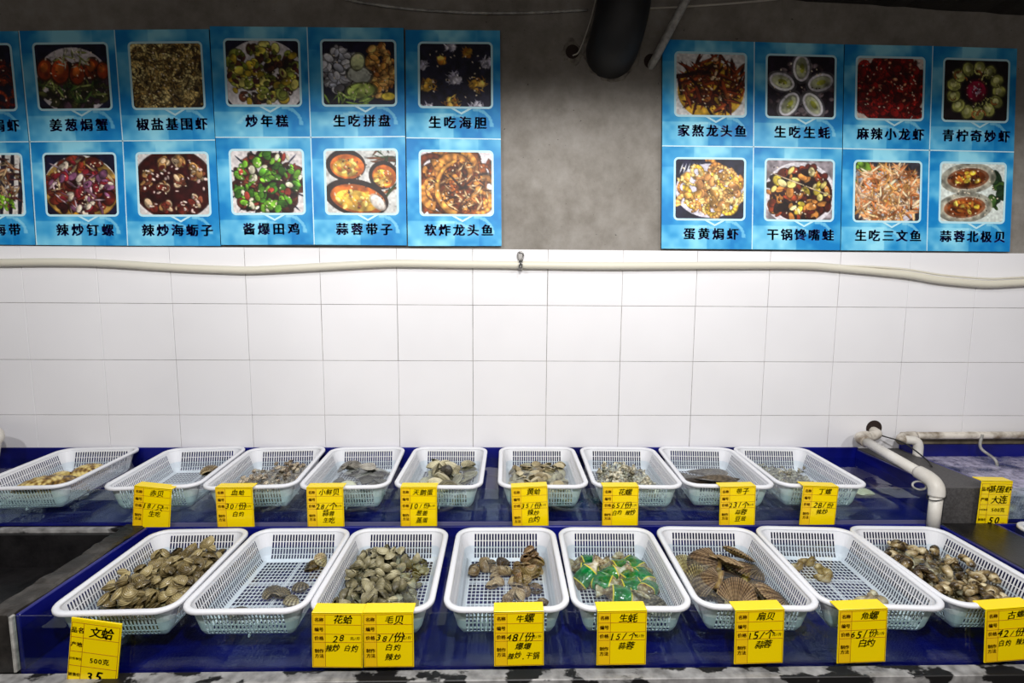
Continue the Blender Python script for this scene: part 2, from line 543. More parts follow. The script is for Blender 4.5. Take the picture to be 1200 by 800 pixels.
def basket():
    r = empty('plastic_basket')
    # rim profile (inset, z)
    prof = [(.0035, -.013), (.0005, -.011), (.0000, -.004), (.0025, -.0008), (.007, 0), (.013, -.0006), (.0165, -.003), (.0185, -.008), (.0165, -.010), (.013, -.006), (.006, -.004), (.0035, -.013)]
    vs = []; N = None
    for d, z in prof:
        p = rrect(d, 0, 9, 13); N = len(p)
        vs += [(x, y, z) for x, y in p]
    fs = []
    for i in range(len(prof) - 1):
        for k in range(N):
            k2 = (k + 1) % N
            fs.append((i * N + k, i * N + k2, (i + 1) * N + k2, (i + 1) * N + k))
    mesh('rim', vs, fs, M_['plastic'], r, True)
    # wall with slots
    rows = [(-.007, 0), (-.0165, 1), (-.0375, 0), (-.0400, 1), (-.0590, 0), (-.0615, 1), (-.0780, 0), (-.0805, 1), (-.092, 0), (-BH, 0)]
    def inset(z): 
        t_ = (-z - .007) / (BH - .007)
        return .0165 + .026 * t_ + .010 * max(0, t_ - .85) / .15 * .8
    vs = []
    for z, _ in rows:
        p = rrect(inset(z), 0, NS, NL, NC); N = len(p)
        vs += [(x, y, z) for x, y in p]
    fs = []
    # indices of straight spans
    gap = set()
    i = 0
    for run, cnt in ((0, NS), (1, NL), (2, NS), (3, NL)):
        for k in range(cnt):
            if k % 2 == 1 : gap.add(i + k)
        i += cnt + 1 + (NC - 1)
    for j in range(len(rows) - 1):
        for k in range(N):
            if rows[j][1] and k in gap: continue
            k2 = (k + 1) % N
            fs.append((j * N + k, j * N + k2, (j + 1) * N + k2, (j + 1) * N + k))
    w = mesh('slotted_wall', vs, fs, M_['plastic'], r)
    sm = w.modifiers.new('s', 'SOLIDIFY'); sm.thickness = .0013; sm.offset = 0
    # base grid
    ins = inset(-BH)
    outl = rrect(ins, 0, NS, NL, NC)
    gw, gl = .117, .180
    def edges(h, pitch_, barw):
        nslot = int((2 * h) // pitch_)
        pitch_ = 2 * h / nslot
        e = [-h]
        for k in range(nslot):
            e += [-h + k * pitch_ + barw / 2, -h + (k + 1) * pitch_ - barw / 2]
        e.append(h)
        return e
    ex = edges(gw, .0118, .0028); ey = edges(gl, .0165, .0027)
    vs = [(x, y, -BH) for y in ey for x in ex]
    nx, ny = len(ex), len(ey)
    fs = []
    for j in range(ny - 1):
        for i_ in range(nx - 1):
            xg = i_ % 2 == 1; yg = j % 2 == 1
            if xg and yg: continue
            fs.append((j * nx + i_, j * nx + i_ + 1, (j + 1) * nx + i_ + 1, (j + 1) * nx + i_))
    b0 = len(vs)
    vs += [(x, y, -BH) for x, y in outl]
    b1 = len(vs)
    cl = [(max(-gw, min(gw, x)) , max(-gl, min(gl, y))) for x, y in outl]
    # push straight runs exactly on the grid border
    inner = []
    for (x, y), (a, c2) in zip(outl, cl):
        inner.append((a, c2, -BH))
    vs += inner
    n_ = len(outl)
    for k in range(n_):
        k2 = (k + 1) % n_
        fs.append((b0 + k, b0 + k2, b1 + k2, b1 + k))
    bs = mesh('base_grid', vs, fs, M_['plastic'], r)
    sm = bs.modifiers.new('s', 'SOLIDIFY'); sm.thickness = .0013; sm.offset = 0
    # stiffening ribs under the base
    m = MB()
    for y in (-.06, .06): m.box(-gw - .008, gw + .008, y - .002, y + .002, -BH - .007, -BH)
    m.box(-.002, .002, -gl - .008, gl + .008, -BH - .007, -BH)
    m.build('base_rib', M_['plastic'], r)
    return r
B0 = basket()
ZU, ZL = .729, .6005
ups = [(-1.748, -1.80), (-1.267, -1.333), (-.915, -.973), (-.574, -.607), (-.237, -.225), (.157, .163), (.507, .532), (.848, .897), (1.205, 1.238)]
los = [(-1.030, -1.050), (-.690, -.694), (-.350, -.352), (.016, .018), (.358, .371), (.700, .730), (1.046, 1.090), (1.402, 1.422)]
ulab = ['white slotted basket at the far left of the upper row, holding two large brown shells',
        'nearly empty white basket, second from left in the upper row, tag 10',
        'white basket full of tiny striped cockles in the upper row',
        'white basket of flat grey clams with one cream shell in the upper row',
        'white basket of long pale clams around one dark round shell, upper row',
        'white basket of tightly laid beige clams in the middle of the upper row',
        'white basket with a thin layer of tiny pale snails in the upper row',
        'white basket of dark pen shells in the upper row, second from its right end',
        'white basket of thin grey snails at the right end of the upper row']
llab = ['white basket heaped with olive clams at the left end of the lower row',
        'white basket with only seven scattered clams, second in the lower row',
        'white basket heaped with small grey-green clams behind the paired yellow tags',
        'white basket with a loose layer of brown ark clams in the lower row',
        'white basket of green-wrapped oysters in the lower row',
        'white basket of large brown scallops in the lower row',
        'white basket with six scattered whelks in the lower row, second from its right end',
        'white basket heaped with knobbly brown snails at the right end of the lower row']
BAS = []
def put_basket(xf, xb, yf, yb, z, label, first=False, sx=1.):
    ang = -math.atan2(xb - xf, yb - yf) * .65
    o = B0 if first else dup(B0, (0, 0, 0))
    o.location = ((xf + xb) / 2, (yf + yb) / 2, z)
    o.rotation_euler = (0, 0, ang)
    o.scale = (sx, 1, 1)
    tag(o, label, 'basket', 'white slotted plastic baskets in the tanks')
    BAS.append(o); return o
UB = [put_basket(a, c_, 1.781, 2.244, ZU + (i % 3) * .0006, ulab[i], i == 0, 1.012 if i not in (3, 4) else .985) for i, (a, c_) in enumerate(ups)]
LB = [put_basket(a, c_, 1.258, 1.722, ZL + (i % 2) * .0008, llab[i], sx=1.0 if i < 3 else 1.03 if i != 4 else .985) for i, (a, c_) in enumerate(los)]
put_basket(2.045, 2.06, 1.29, 1.752, ZL + .0, 'white basket corner showing at the right edge beyond the black slab')
for o in BAS:
    o.name = 'plastic_basket'

# ------------------------------------------------------------------ shell meshes
def valve_pts(nu, nt, outline, c, sgn, rib_n, rib_a, ring_a, lift=.38):
    vs = []; uv = []
    for j in range(nt + 1):
        tt = j / nt
        for i in range(nu + 1):
            u = i / nu
            ph = PI * (u) * 1.0
            ox, oy = outline(u)
            x = ox * tt; y = oy * tt
            side = math.sin(PI * min(1, max(0, u))) ** .55
            h = c * (tt ** lift) * (1 - tt ** 2.6) ** .75 * (.35 + .65 * side) * 1.35
            h += rib_a * math.cos(u * rib_n * 2 * PI) * min(1, tt * 2) * side
            h += ring_a * math.sin(tt * 40)* side
            if j == nt:
                h = rib_a * .6 * math.cos(u * rib_n * 2 * PI)
            vs.append((x, y, sgn * h)); uv.append((u, tt))
    fs = []
    for j in range(nt):
        for i in range(nu):
            a = j * (nu + 1) + i
            f = (a, a + 1, a + nu + 2, a + nu + 1)
            fs.append(f if sgn > 0 else f[::-1])
    return vs, fs, uv

def clam_mesh(name, a, b_, c, mat, skew=.12, rib_n=0, rib_a=0., ring_a=0., nu=22, nt=9, point=1.0, gape=0.):
    """a = half length (x), b_ = height from hinge to lip (y), c = half thickness"""
    def outline(u):
        th = -PI * .06 + u * PI * 1.12      # sweep around the lip from one hinge end to the other
        x = -math.cos(th) * a
        y = math.sin(th)
        y = (b_ * (.30 + .70 * y)) if y > 0 else b_ * (.30 + .9 * y)
        x += skew * a * (y / b_)
        y *= 1
        x *= (1 - (point) * 0.0)
        return x, y
    V = []; F = []; UV = []
    for sgn in (1, -1):
        v, f, uv = valve_pts(nu, nt, outline, c, sgn, rib_n, rib_a, ring_a)
        b0 = len(V)
        if gape and sgn > 0:
            v = [(x, y * math.cos(gape) - z * math.sin(gape), z * math.cos(gape) + y * math.sin(gape)) for x, y, z in v]
        V += [(x, y - b_ * .5, z) for x, y, z in v]; F += [tuple(b0 + q for q in ff) for ff in f]; UV += uv
    me = bpy.data.meshes.new(name)
    me.from_pydata(V, [], F)
    ul = me.uv_layers.new(name='UVMap')
    flat = [c_ for l in me.loops for c_ in UV[l.vertex_index]]
    ul.data.foreach_set('uv', flat)
    me.materials.append(mat)
    me.polygons.foreach_set('use_smooth', [True] * len(me.polygons))
    me.update()
    return me

def snail_mesh(name, size, mat, turns=3.6, spire=1.5, seg=15, n=10, knob=0., canal=0., growth=.24):
    V = []; F = []; UV = []
    total = int(turns * seg)
    for i in range(total + 1):
        th = 2 * PI * i / seg
        g_ = math.exp(growth * (th - 2 * PI * turns))          # 0..1
        R_ = .42 * g_
        rr = .46 * g_ * (1 + knob * (1 if (i % 3 == 0) else 0) * .25)
        z0 = -spire * g_
        cx, cy = R_ * math.cos(th), R_ * math.sin(th)
        for k in range(n):
            a = 2 * PI * k / n
            rad = rr * math.cos(a); ver = rr * math.sin(a) * 1.25
            kn = 1 + (knob * .5 if (k in (1, 2) and i % 3 == 0) else 0)
            V.append(((R_ + rad * kn) * math.cos(th), (R_ + rad * kn) * math.sin(th), z0 + ver * (1 + canal * (1 if math.sin(a) < 0 else 0))))
            UV.append((i / seg, k / n))
    for i in range(total):
        for k in range(n):
            k2 = (k + 1) % n
            F.append((i * n + k, i * n + k2, (i + 1) * n + k2, (i + 1) * n + k))
    F.append(tuple(range(n))[::-1])
    # slightly sunken mouth
    last = total * n
    cxm = sum(V[last + k][0] for k in range(n)) / n; cym = sum(V[last + k][1] for k in range(n)) / n; czm = sum(V[last + k][2] for k in range(n)) / n
    V.append((cxm, cym - .1, czm)); UV.append((turns, .5))
    for k in range(n): F.append((last + k, last + (k + 1) % n, len(V) - 1))
    # centre and lay on its side: long axis along x
    V = [(v[2], v[0], v[1]) for v in V]
    xs_ = [v[0] for v in V]; mid = (min(xs_) + max(xs_)) / 2; L_ = max(xs_) - min(xs_)
    V = [((x - mid) / L_ * size, y / L_ * size, z / L_ * size) for x, y, z in V]
    me = bpy.data.meshes.new(name)
    me.from_pydata(V, [], F)
    ul = me.uv_layers.new(name='UVMap')
    ul.data.foreach_set('uv', [c_ for l in me.loops for c_ in UV[l.vertex_index]])
    me.materials.append(mat)
    me.polygons.foreach_set('use_smooth', [True] * len(me.polygons))
    me.update()
    return me

def shell_mat(name, cols, rings=14, ribs=0, ring_mix=.35, rough=.32, blot=18, bump=.4):
    """cols: 3 colours dark -> light; growth rings along v, ribs along u, each shell its own tone"""
    t = NT(name)
    uvn = t.n('ShaderNodeUVMap', uv_map='UVMap')
    sep = t.n('ShaderNodeSeparateXYZ'); t.l(uvn.outputs[0], sep.inputs[0])
    oi = t.n('ShaderNodeObjectInfo')
    tc = t.n('ShaderNodeTexCoord').outputs['Object']
    off = t.n('ShaderNodeVectorMath', operation='ADD')
    t.l(tc, off.inputs[0])
    comb = t.n('ShaderNodeCombineXYZ')
    t.l(t.math('MULTIPLY', oi.outputs['Random'], 9.), comb.inputs[0]); t.l(comb.outputs[0], off.inputs[1])
    nz = t.noise(off.outputs[0], blot, 4, .6)
    ring = t.math('SINE', t.math('ADD', t.math('MULTIPLY', sep.outputs[1], rings * 6.283), t.math('MULTIPLY', nz, 5.)))
    ring = t.math('ADD', t.math('MULTIPLY', ring, .5), .5)
    h = ring
    v = t.math('ADD', t.math('MULTIPLY', ring, ring_mix * .5), t.math('MULTIPLY', nz, .95))
    if ribs:
        rb = t.math('SINE', t.math('MULTIPLY', sep.outputs[0], ribs * 6.283))
        rb = t.math('ADD', t.math('MULTIPLY', rb, .5), .5)
        v = t.math('ADD', v, t.math('MULTIPLY', t.math('SUBTRACT', rb, .5), .35))
        h = rb
    v = t.math('ADD', v, t.math('MULTIPLY', t.math('SUBTRACT', oi.outputs['Random'], .5), .42))
    t.l(t.ramp(v, [(.30, cols[0]), (.55, cols[1]), (.88, cols[2])]), t.b.inputs['Base Color'])
    t.set(Roughness=rough)
    t.bump(h, bump, .0012)
    return t.m

SM = {
 'olive': shell_mat('olive_clam_shell', [rgb(48, 40, 24), rgb(112, 96, 60), rgb(186, 170, 122)], 7, 0, .45, .22, 26),
 'grey_green': shell_mat('grey_green_clam_shell', [rgb(54, 50, 36), rgb(126, 118, 86), rgb(200, 192, 156)], 9, 0, .4, .24, 34),
 'ark': shell_mat('brown_ribbed_shell', [rgb(62, 42, 24), rgb(134, 102, 62), rgb(206, 178, 134)], 5, 17, .3, .24),
 'cockle': shell_mat('striped_cockle_shell', [rgb(70, 54, 40), rgb(132, 114, 92), rgb(206, 192, 166)], 3, 5, .5, .35, 60),
 'beige': shell_mat('beige_clam_shell', [rgb(112, 98, 68), rgb(176, 162, 124), rgb(216, 206, 172)], 8, 0, .25),
 'flatgrey': shell_mat('flat_grey_shell', [rgb(66, 63, 56), rgb(124, 119, 108), rgb(182, 178, 166)], 6),
 'cream': shell_mat('cream_shell', [rgb(205, 196, 150), rgb(228, 220, 182), rgb(240, 236, 208)], 6, 0, .2),
 'surf': shell_mat('surf_clam_shell', [rgb(84, 78, 56), rgb(158, 150, 118), rgb(222, 214, 178)], 6),
 'darkround': shell_mat('dark_round_shell', [rgb(30, 28, 24), rgb(62, 58, 50), rgb(96, 90, 78)], 7, 14),
 'pen': shell_mat('pen_shell', [rgb(40, 32, 24), rgb(78, 66, 50), rgb(132, 118, 96)], 8, 9),
 'snail_pale': shell_mat('pale_snail_shell', [rgb(110, 100, 78), rgb(190, 182, 154), rgb(236, 230, 208)], 2, 3, .4, .35, 60),
 'snail_grey': shell_mat('grey_snail_shell', [rgb(92, 86, 72), rgb(150, 144, 122), rgb(196, 190, 168)], 4, 1, .4, .4, 60),
 'whelk': shell_mat('whelk_shell', [rgb(112, 88, 54), rgb(186, 158, 110), rgb(228, 212, 172)], 3, 2, .4, .3, 30),
 'knob': shell_mat('knobbly_brown_shell', [rgb(58, 44, 24), rgb(142, 120, 78), rgb(224, 210, 172)], 3, 2, .4, .25, 40),
 'scallop': shell_mat('brown_scallop_shell', [rgb(44, 30, 20), rgb(96, 72, 48), rgb(160, 136, 100)], 9, 22, .35, .4, 14, .7),
 'scallop_y': shell_mat('yellow_brown_scallop_shell', [rgb(56, 40, 20), rgb(132, 106, 56), rgb(222, 204, 140)], 7, 18, .35, .4, 14, .7),
 'oyster': shell_mat('rough_oyster_shell', [rgb(50, 46, 36), rgb(104, 96, 78), rgb(176, 168, 144)], 6, 5, .5, .6, 40, 1.),
 'gold': shell_mat('gold_brown_shell', [rgb(58, 40, 14), rgb(138, 104, 44), rgb(226, 204, 130)], 6, 3, .4, .3, 16),
}
MS = {
 'hard': clam_mesh('hard_clam', .0205, .030, .0115, SM['olive'], ring_a=.0003),
 'short': clam_mesh('short_necked_clam', .0185, .027, .0100, SM['grey_green'], ring_a=.0003),
 'ark': clam_mesh('ark_clam', .0215, .034, .0145, SM['ark'], skew=.05, rib_n=15, rib_a=.0007, nu=60),
 'ark2': clam_mesh('ark_clam', .0215, .034, .0145, SM['ark'], skew=.05, rib_n=15, rib_a=.0007, nu=60, gape=.28),
 'cockle': clam_mesh('tiny_cockle', .0105, .016, .0075, SM['cockle'], skew=0, nu=14, nt=6),
 'beige': clam_mesh('oval_clam', .027, .036, .0110, SM['beige'], ring_a=.0003),
 'flat': clam_mesh('flat_clam', .048, .072, .010, SM['flatgrey'], ring_a=.0004, skew=.05),
 'cream': clam_mesh('cream_clam', .038, .060, .016, SM['cream'], ring_a=.0004, skew=.05),
 'surf': clam_mesh('surf_clam', .044, .056, .016, SM['surf'], ring_a=.0005, skew=.16),
 'dark': clam_mesh('round_dark_shell', .026, .050, .020, SM['darkround'], skew=0, rib_n=12, rib_a=.0006, nu=48),
 'snail': snail_mesh('tiny_snail', .021, SM['snail_pale'], 3.2, 1.2, seg=10, n=8),
 'auger': snail_mesh('slender_snail', .040, SM['snail_grey'], 5.5, 3.2, seg=10, n=8, growth=.115),
 'knobbly': snail_mesh('knobbly_snail', .034, SM['knob'], 2.4, .55, knob=.3, canal=0., growth=.30),
 'whelk': snail_mesh('whelk', .047, SM['whelk'], 2.8, .95, knob=.35, canal=.1, growth=.27),
 'oyster': clam_mesh('oyster', .036, .062, .013, SM['oyster'], skew=.2, rib_n=7, rib_a=.0022, ring_a=.0012, nu=48, nt=14),
 'gold': clam_mesh('brown_clam', .075, .095, .028, SM['gold'], skew=.2, rib_n=9, rib_a=.0012, ring_a=.001, nu=60, nt=14),
}
# pen shell: long narrow fan, point at the hinge
def fan_mesh(name, w, h, c, mat, rib_n, rib_a, point=.0, ears=0., nu=72, nt=12, sgns=(1, -1), spread=1.0):
    def outline(u):
        th = -spread + u * 2 * spread
        rr = h * (1 - .10 * abs(th / spread) ** 3)
        return math.sin(th) * rr * (w / (h * math.sin(min(spread, PI / 2)))), math.cos(th) * rr
    V = []; F = []; UV = []
    for sgn in sgns:
        v, f, uv = valve_pts(nu, nt, outline, c if sgn > 0 else c * .6, sgn, rib_n, rib_a, rib_a * .25, lift=.5)
        b0 = len(V); V += [(x, y - h * .5, z) for x, y, z in v]; F += [tuple(b0 + q for q in ff) for ff in f]; UV += uv
    if ears:
        for sx in (-1, 1):
            b0 = len(V)
            for x, y in ((0, -.01 * h), (sx * ears, 0), (sx * ears * .92, h * .22), (0, h * .18)):
                for z in (c * .18, -c * .12):
                    V.append((x, y - h * .5, z)); UV.append((.5, .3))
            q = [(0, 2, 4, 6), (1, 7, 5, 3), (0, 1, 3, 2), (2, 3, 5, 4), (4, 5, 7, 6), (6, 7, 1, 0)]
            F += [tuple(b0 + k for k in ff) for ff in q]
    me = bpy.data.meshes.new(name)
    me.from_pydata(V, [], F)
    ul = me.uv_layers.new(name='UVMap')
    ul.data.foreach_set('uv', [c_ for l in me.loops for c_ in UV[l.vertex_index]])
    me.materials.append(mat)
    me.polygons.foreach_set('use_smooth', [True] * len(me.polygons))
    me.update()
    return me
MS['pen'] = fan_mesh('pen_shell', .058, .190, .018, SM['pen'], 9, .0009, spread=.42)
MS['scal_t'] = fan_mesh('upper_valve', .056, .100, .013, SM['scallop'], 16, .0018, ears=.030, sgns=(1,), spread=1.15, nu=96)
MS['scal_b'] = fan_mesh('lower_valve', .054, .097, .015, SM['scallop_y'], 16, .0018, ears=.028, sgns=(-1,), spread=1.15, nu=96)

# ------------------------------------------------------------------ heaps
class Heap:
    """keeps the height of what already lies in one basket so every shell rests on the last"""
    def __init__(self, basket, seed):
        self.b = basket; self.r = random.Random(seed)
        self.nx, self.ny = 54, 82
        self.gx = np.linspace(-.140, .140, self.nx); self.gy = np.linspace(-.205, .205, self.ny)
        self.X, self.Y = np.meshgrid(self.gx, self.gy)
        self.h = np.full(self.X.shape, -BH + .0035)
    def place(self, x, y, rad, thick, sink=.75):
        d2 = ((self.X - x) ** 2 + (self.Y - y) ** 2) / rad ** 2
        m = d2 < .45
        base = np.percentile(self.h[m], 70) if m.any() else -BH
        z = base + thick * sink
        # slope
        gy, gx = 0, 0
        if m.sum() > 6:
            A = np.stack([self.X[m] - x, self.Y[m] - y, np.ones(m.sum())], 1)
            s_, *_ = np.linalg.lstsq(A, self.h[m], rcond=None)
            gx, gy = s_[0], s_[1]
        m2 = d2 < 1
        top = z + thick * np.sqrt(np.maximum(0, 1 - d2))
        self.h[m2] = np.maximum(self.h[m2], top[m2])
        return z, max(-.5, min(.5, gx)), max(-.5, min(.5, gy))
    def world(self, x, y, z):
        b = self.b
        c, s = math.cos(b.rotation_euler.z), math.sin(b.rotation_euler.z)
        return (b.location.x + c * x - s * y, b.location.y + s * x + c * y, b.location.z + z)
    def drop(self, me, name, x, y, rad, thick, rz, tilt, label, cat, group=None, flip=None, scale=1., sink=.75, ztop=None, stand=0., lean=1.):
        z, gx, gy = self.place(x, y, rad * scale, thick * scale, max(sink, .9))
        gx *= lean; gy *= lean
        if ztop is not None and z > ztop: z = ztop
        o = bpy.data.objects.new(name, me) if not hasattr(me, 'children') else dup(me, (0, 0, 0))
        if not hasattr(me, 'children'): C.objects.link(o)
        o.name = name
        o.location = self.world(x, y, z)
        r = self.r
        fl = PI if (flip if flip is not None else r.random() < .4) else 0
        rotm = Euler((math.atan(gy) + r.gauss(0, tilt), -math.atan(gx) + r.gauss(0, tilt), 0)).to_matrix() @ Euler((fl + stand, 0, rz + self.b.rotation_euler.z)).to_matrix()
        o.rotation_euler = (Euler((0, 0, rz + self.b.rotation_euler.z)).to_matrix() if False else rotm).to_euler()
        o.scale = (scale,) * 3
        tag(o, label, cat, group)
        return o

def fill(basket, seed, me, name, n, rad, thick, region, label, cat, group, tilt=.35, sc=(.85, 1.12), ztop=None, dens=.5):
    """region: (cx, cy, hx, hy) half extents of the heap in basket coordinates, or a function returning x, y"""
    H = Heap(basket, seed); r = H.r
    mes = me if isinstance(me, list) else [me]
    for k in range(n):
        if callable(region):
            x, y = region(r)
        else:
            cx, cy, hx, hy = region
            while True:
                a, b_ = r.uniform(-1, 1), r.uniform(-1, 1)
                if abs(a) ** 3 + abs(b_) ** 3 < 1: break
            x, y = cx + a * hx, cy + b_ * hy
        # look for the lowest of a few spots so the layer stays even
        best = None
        for _ in range(3):
            xx = x + r.uniform(-1, 1) * rad * 1.2; yy = y + r.uniform(-1, 1) * rad * 1.2
            xx = max(-.128 + rad, min(.128 - rad, xx)); yy = max(-.192 + rad, min(.192 - rad, yy))
            i = int((yy + .205) / .41 * 81); j = int((xx + .14) / .28 * 53)
            hh = H.h[max(0, min(81, i)), max(0, min(53, j))]
            if best is None or hh < best[0]: best = (hh, xx, yy)
        H.drop(r.choice(mes), name, best[1], best[2], rad, thick, r.uniform(0, 2 * PI), tilt, label, cat, group, scale=r.uniform(*sc), ztop=ztop)
    return H

# lower row
fill(LB[0], 1, MS['hard'], 'hard_clam', 290, .0180, .0105, (.012, -.010, .128, .190), 'olive brown clam heaped in the leftmost lower basket', 'clam', 'olive clams in the leftmost lower basket', .28)
fill(LB[2], 3, MS['short'], 'short_necked_clam', 298, .0165, .0088, lambda r: ((lambda a, b_: (-.022 + a * .105, -.010 + b_ * .180))(max(-1, min(1, r.gauss(0, .62))), r.uniform(-1, 1))), 'small grey-green clam heaped in the lower basket behind the paired tags', 'clam', 'grey-green clams in the third lower basket', .45)
def r4(r):
    p = [(-.09, .13, .02, .02), (.0, .115, .09, .03), (.055, .07, .07, .05), (-.02, .06, .07, .035), (-.01, -.01, .05, .05), (.05, -.02, .05, .04), (.08, .10, .03, .04)]
    cx, cy, hx, hy = r.choice(p)
    return cx + r.uniform(-1, 1) * hx, cy + r.uniform(-1, 1) * hy
fill(LB[3], 4, [MS['ark'], MS['ark'], MS['ark2']], 'ark_clam', 40, .021, .0110, r4, 'brown ribbed ark clam lying in the fourth lower basket', 'clam', 'brown ark clams in the fourth lower basket', .35, (.85, 1.1))
fill(LB[7], 8, MS['knobbly'], 'knobbly_snail', 210, .018, .0115, (-.002, -.005, .122, .188), 'knobbly brown sea snail heaped in the rightmost lower basket', 'sea snail', 'knobbly snails in the rightmost lower basket', .15, ztop=-.028)
# upper row
fill(UB[2], 13, MS['cockle'], 'tiny_cockle', 298, .0120, .0085, (.005, .005, .118, .185), 'tiny grey and white striped cockle in the third upper basket', 'cockle', 'tiny cockles in the third upper basket', .3, (.95, 1.2))
fill(UB[5], 16, MS['beige'], 'oval_clam', 165, .022, .0100, (.004, .0, .122, .185), 'oval beige clam laid in the middle upper basket', 'clam', 'beige clams in the middle upper basket', .10, (.78, .98), ztop=-.034)
fill(UB[6], 17, MS['snail'], 'tiny_snail', 290, .0085, .0055, lambda r: ((lambda a, b_: (a * .108, .045 + b_ * .12 - .10 * abs(a) ** 2))(r.uniform(-1, 1), r.uniform(-1, 1))), 'tiny pale sea snail spread in the seventh upper basket', 'sea snail', 'tiny pale snails in the seventh upper basket', .4, (1.2, 1.6))
fill(UB[8], 19, MS['auger'], 'slender_snail', 240, .015, .0070, (-.008, -.005, .105, .175), 'slender grey snail piled in the rightmost upper basket', 'sea snail', 'slender snails in the rightmost upper basket', .2)

def singles(basket, seed, items):
    H = Heap(basket, seed)
    out = []
    for it in items:
        me, name, x, y, rad, thick, rz, tilt, label, cat, group, kw = it
        out.append(H.drop(me, name, x, y, rad, thick, rz, tilt, label, cat, group, **kw))
    return H, out
# lower 2: six clams
sm2 = shell_mat('dark_mottled_clam', [rgb(48, 38, 26), rgb(112, 92, 62), rgb(190, 172, 130)], 6, 9)
MS['mott'] = clam_mesh('mottled_clam', .029, .044, .0155, sm2, skew=.1, rib_n=11, rib_a=.0006, nu=48)
G2 = 'seven mottled clams in the second lower basket'
singles(LB[1], 2, [(MS['mott'], 'mottled_clam', x, y, .028, .015, rz, .12, lb, 'clam', G2, dict(flip=False)) for x, y, rz, lb in (
    (.058, .132, .4, 'mottled brown clam near the back right corner of the nearly empty lower basket'),
    (.086, .128, 2.0, 'reddish mottled clam touching the back right side of the nearly empty lower basket'),
    (-.018, -.020, 1.2, 'mottled clam at the left end of the short row in the second lower basket'),
    (.020, -.022, .2, 'mottled clam in the middle of the short row in the second lower basket'),
    (.064, .004, 2.5, 'mottled clam at the right end of the short row in the second lower basket'),
    (-.066, -.118, .9, 'mottled clam by the front rim of the second lower basket'),
    (.066, -.066, 2.2, 'dark clam lying in front of the short row in the second lower basket'))])
# lower 7: six whelks
G7 = 'six whelks in the seventh lower basket'
singles(LB[6], 7, [(MS['whelk'], 'whelk', x, y, .024, .017, rz, .1, lb, 'sea snail', G7, dict(flip=False, scale=1.2)) for x, y, rz, lb in (
    (-.066, .118, .3, 'whelk nearest the back left corner of the seventh lower basket'),
    (-.010, .148, -.3, 'pale whelk standing furthest back in the seventh lower basket'),
    (.010, .092, 2.9, 'whelk in the middle of the back cluster in the seventh lower basket'),
    (-.010, .050, -.2, 'smooth whelk at the front of the back cluster in the seventh lower basket'),
    (.048, -.062, .1, 'left one of the two pinkish whelks near the front of the seventh lower basket'),
    (.092, -.058, 3.0, 'right one of the two pinkish whelks near the front of the seventh lower basket'))])

# scallops with two valves
def scallop(label, kind='brown'):
    r = empty('scallop')
    a = bpy.data.objects.new('upper_valve', MS['scal_t']); C.objects.link(a); a.parent = r; a.rotation_euler = (.06, 0, 0)
    c_ = bpy.data.objects.new('lower_valve', MS['scal_b']); C.objects.link(c_); c_.parent = r
    return r
SC0 = scallop('x')
G6 = 'large scallops in the sixth lower basket'
sc_items = [(-.085, .115, 2.8, True), (-.02, .12, .2, False), (.055, .105, -.9, True), (.095, .06, 1.9, False), (-.06, .045, 2.6, True),
            (.02, .03, 1.2, False), (.085, -.03, -.4, False), (-.03, -.045, 3.1, True), (.04, -.085, .6, False), (.09, -.11, 1.9, False), (-.04, .09, 1.0, False), (.03, .075, -2.0, False), (-.07, -.02, .9, False), (.085, .12, 2.2, False), (-.01, -.10, -.5, False)]
H6 = Heap(LB[5], 66)
for i, (x, y, rz, fl) in enumerate(sc_items):
    H6.drop(SC0, 'scallop', x, y, .05, .013, rz, .22, 'ribbed yellow-brown scallop, pale side up, piled in the sixth lower basket' if fl else 'ribbed dark brown scallop, dark side up, piled in the sixth lower basket', 'scallop', G6 + (', pale side up' if fl else ', dark side up'), flip=fl, scale=1.12, sink=.9)
bpy.data.objects.remove(SC0.children[0]); bpy.data.objects.remove(SC0.children[0]); bpy.data.objects.remove(SC0)

# upper 1: big brown shells
singles(UB[0], 21, [
    (MS['gold'], 'brown_clam', -.02, -.085, .07, .028, .5, .1, 'big ribbed grey-brown shell at the front of the far left upper basket', 'clam', None, dict(flip=False, scale=1.15, sink=1.5)),
    (MS['gold'], 'brown_clam', .065, -.05, .07, .028, 2.4, .1, 'big brown shell against the right side of the far left upper basket', 'clam', None, dict(flip=False, sink=1.2)),
    (MS['gold'], 'brown_clam', .03, .07, .07, .028, 1.2, .15, 'glossy golden brown shell with a pale tip on top in the far left upper basket', 'clam', None, dict(flip=False, sink=1.4)),
    (MS['gold'], 'brown_clam', -.05, .02, .07, .026, -.6, .1, 'dark golden shell under the topmost one in the far left upper basket', 'clam', None, dict(flip=False, sink=.4))])
singles(UB[1], 22, [(MS['mott'] , 'mottled_clam', .070, .060, .045, .028, .9, .2, 'single dark clam leaning on the right side of the nearly empty upper basket', 'clam', None, dict(flip=False, sink=1.3, scale=1.3))])
rr = random.Random(5)
H = Heap(UB[3], 24)
for k in range(30):
    x = rr.uniform(-.095, .095); y = rr.uniform(-.16, .15)
    H.drop(MS['flat'], 'flat_clam', x, y, .045, .009, rr.uniform(0, 6.3), .16, 'flat grey clam piled in the fourth upper basket', 'clam', 'flat grey clams in the fourth upper basket', scale=rr.uniform(.65, .9), sink=.7, ztop=-.030)
H.drop(MS['cream'], 'cream_clam', -.035, -.03, .036, .014, .2, .03, 'smooth cream clam lying on top of the flat grey ones', 'clam', flip=False, sink=1.3, stand=.45, lean=.2)
H = Heap(UB[4], 25)
